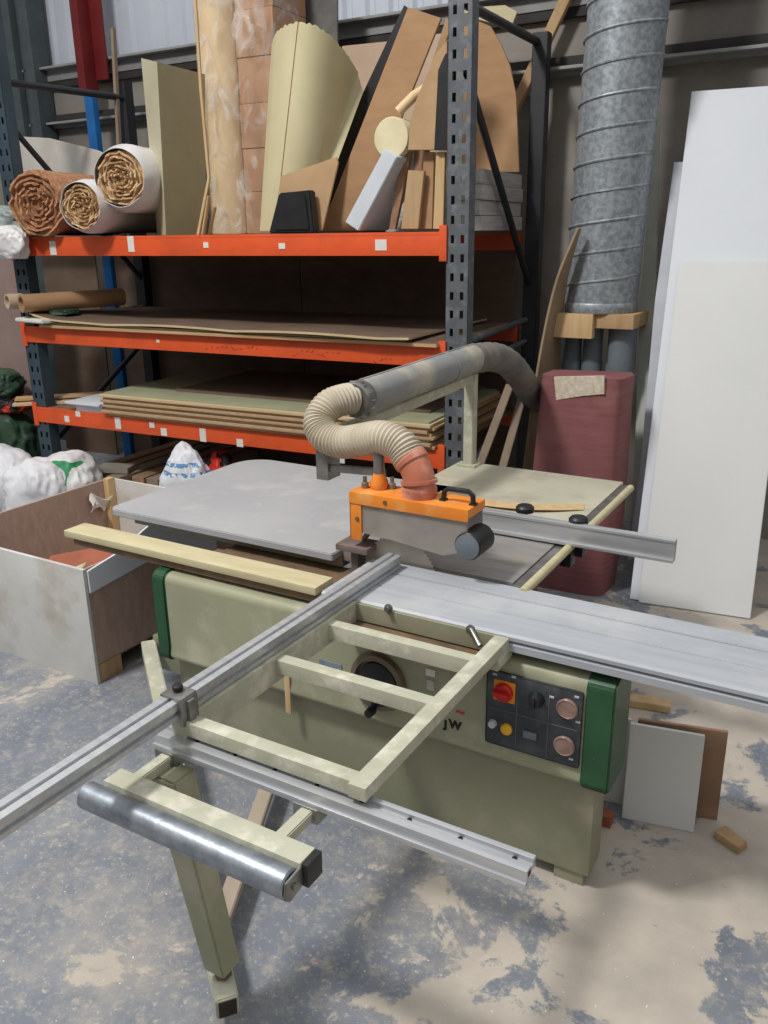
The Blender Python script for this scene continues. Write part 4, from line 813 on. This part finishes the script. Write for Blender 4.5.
for j in range(N):
    for k in range(n): b.faces.new((rings[j][k], rings[j][(k+1) % n], rings[j+1][(k+1) % n], rings[j+1][k]))
b.faces.new(rings[0][::-1]); b.faces.new(rings[-1]); bmesh.ops.recalc_face_normals(b, faces=b.faces); mb._merge(b); part(mb, 'mat_body', MAROON, root, .7)
a = [uy(x, y, 4.578) for x, y in ((554, 377), (604, 376), (604, 394), (582, 396), (556, 400))]
mb = MB(); mb.prism(a, (0, .02, 0)); part(mb, 'paper_label', mat('torn_label', (212, 202, 184), (186, 172, 150), rough=.8, scale=40), root)
# big white panels leaning
def leaning(name, label, bl, br, hgt, th, lean, m_, group=None): return lean_board(name, label, bl, br, hgt, th, lean, m_, 'panel', group, .003)
WP = dict(bl=(-1.055, 4.60, 0), br=(-.36, 4.69, 0))
leaning('white_board', 'tallest white panel leaning against wall at right edge', (-1.052, 4.60, 0), (-.42, 4.675, 0), 2.95, .022, .33, WPANEL)
leaning('white_board', 'shorter cream white panel leaning on front of the tallest white panel', (-.995, 4.578, 0), (-.405, 4.650, 0), 1.97, .02, .33, WPANEL2)
a = rp(0, 0, 0)
def strip(name, label, px, y0, y1, th, m_):
    pts = []
    ys = [p[1] for p in px]; ymin, ymax = min(ys), max(ys)
    for x, y in px: pts.append(uy(x, y, y1+(y0-y1)*(y-ymin)/(ymax-ymin)))
    zmin = min(q.z for q in pts); 
    mb = MB(); mb.prism(pts, (0, th, 0), .001); return tag(mb.build(name, m_), label, 'panel')
strip('narrow_board', 'narrow off white board leaning just right of the spiral duct', [(657, 103), (660, 103), (655, 300), (650, 470), (641, 570), (628, 570), (634, 470), (640, 300)], 5.08, 5.66, .03, OWHITE)
strip('narrow_board', 'narrow bluish white panel leaning behind the tallest white panel', [(674, 162), (692, 162), (680, 300), (660, 560), (628, 560), (640, 470), (655, 300)], 4.90, 5.45, .03, GWHITE)

# veneer lying on the rear table
def ven(u, v): return uz(466+118*u, 500+6.5*u+3*math.sin(u*3.1)+5*(v-.5)*1.2, T+.004+.01*math.sin(u*3.14))
mb = MB(); mb.sheet(ven, 20, 2, .0015); tag(mb.build('veneer_strip', WOODP), 'thin curved veneer strip lying on beige rear table', 'strip')

# ------------------------------------------------------------------ light
w = bpy.data.worlds.new('hall_light'); bpy.context.scene.world = w; w.use_nodes = True; nt = w.node_tree; N = nt.nodes; L = nt.links
bg = N['Background']; tc = N.new('ShaderNodeTexCoord'); sp = N.new('ShaderNodeSeparateXYZ'); L.new(tc.outputs['Generated'], sp.inputs[0])
r = N.new('ShaderNodeValToRGB'); r.color_ramp.elements[0].position = .0; r.color_ramp.elements[0].color = (.07, .07, .07, 1); r.color_ramp.elements[1].position = .75; r.color_ramp.elements[1].color = (.98, .99, 1.0, 1)
L.new(sp.outputs[2], r.inputs[0]); L.new(r.outputs[0], bg.inputs[0]); bg.inputs[1].default_value = .85
sl = bpy.data.lights.new('roof_light', 'AREA'); sl.shape = 'RECTANGLE'; sl.size = 1.0; sl.size_y = .8; sl.energy = 430; sl.color = (1, .98, .95); so = bpy.data.objects.new('roof_light', sl); C.objects.link(so)
so.location = (-3.7, -.3, 7.1); so.rotation_euler = (V((-.9, 2.6, .4))-V(so.location)).to_track_quat('-Z', 'Y').to_euler()
vs = bpy.context.scene.view_settings; vs.view_transform = 'Standard'; vs.look = 'None'; vs.exposure = .06; vs.gamma = 1; vs.use_curve_mapping = False
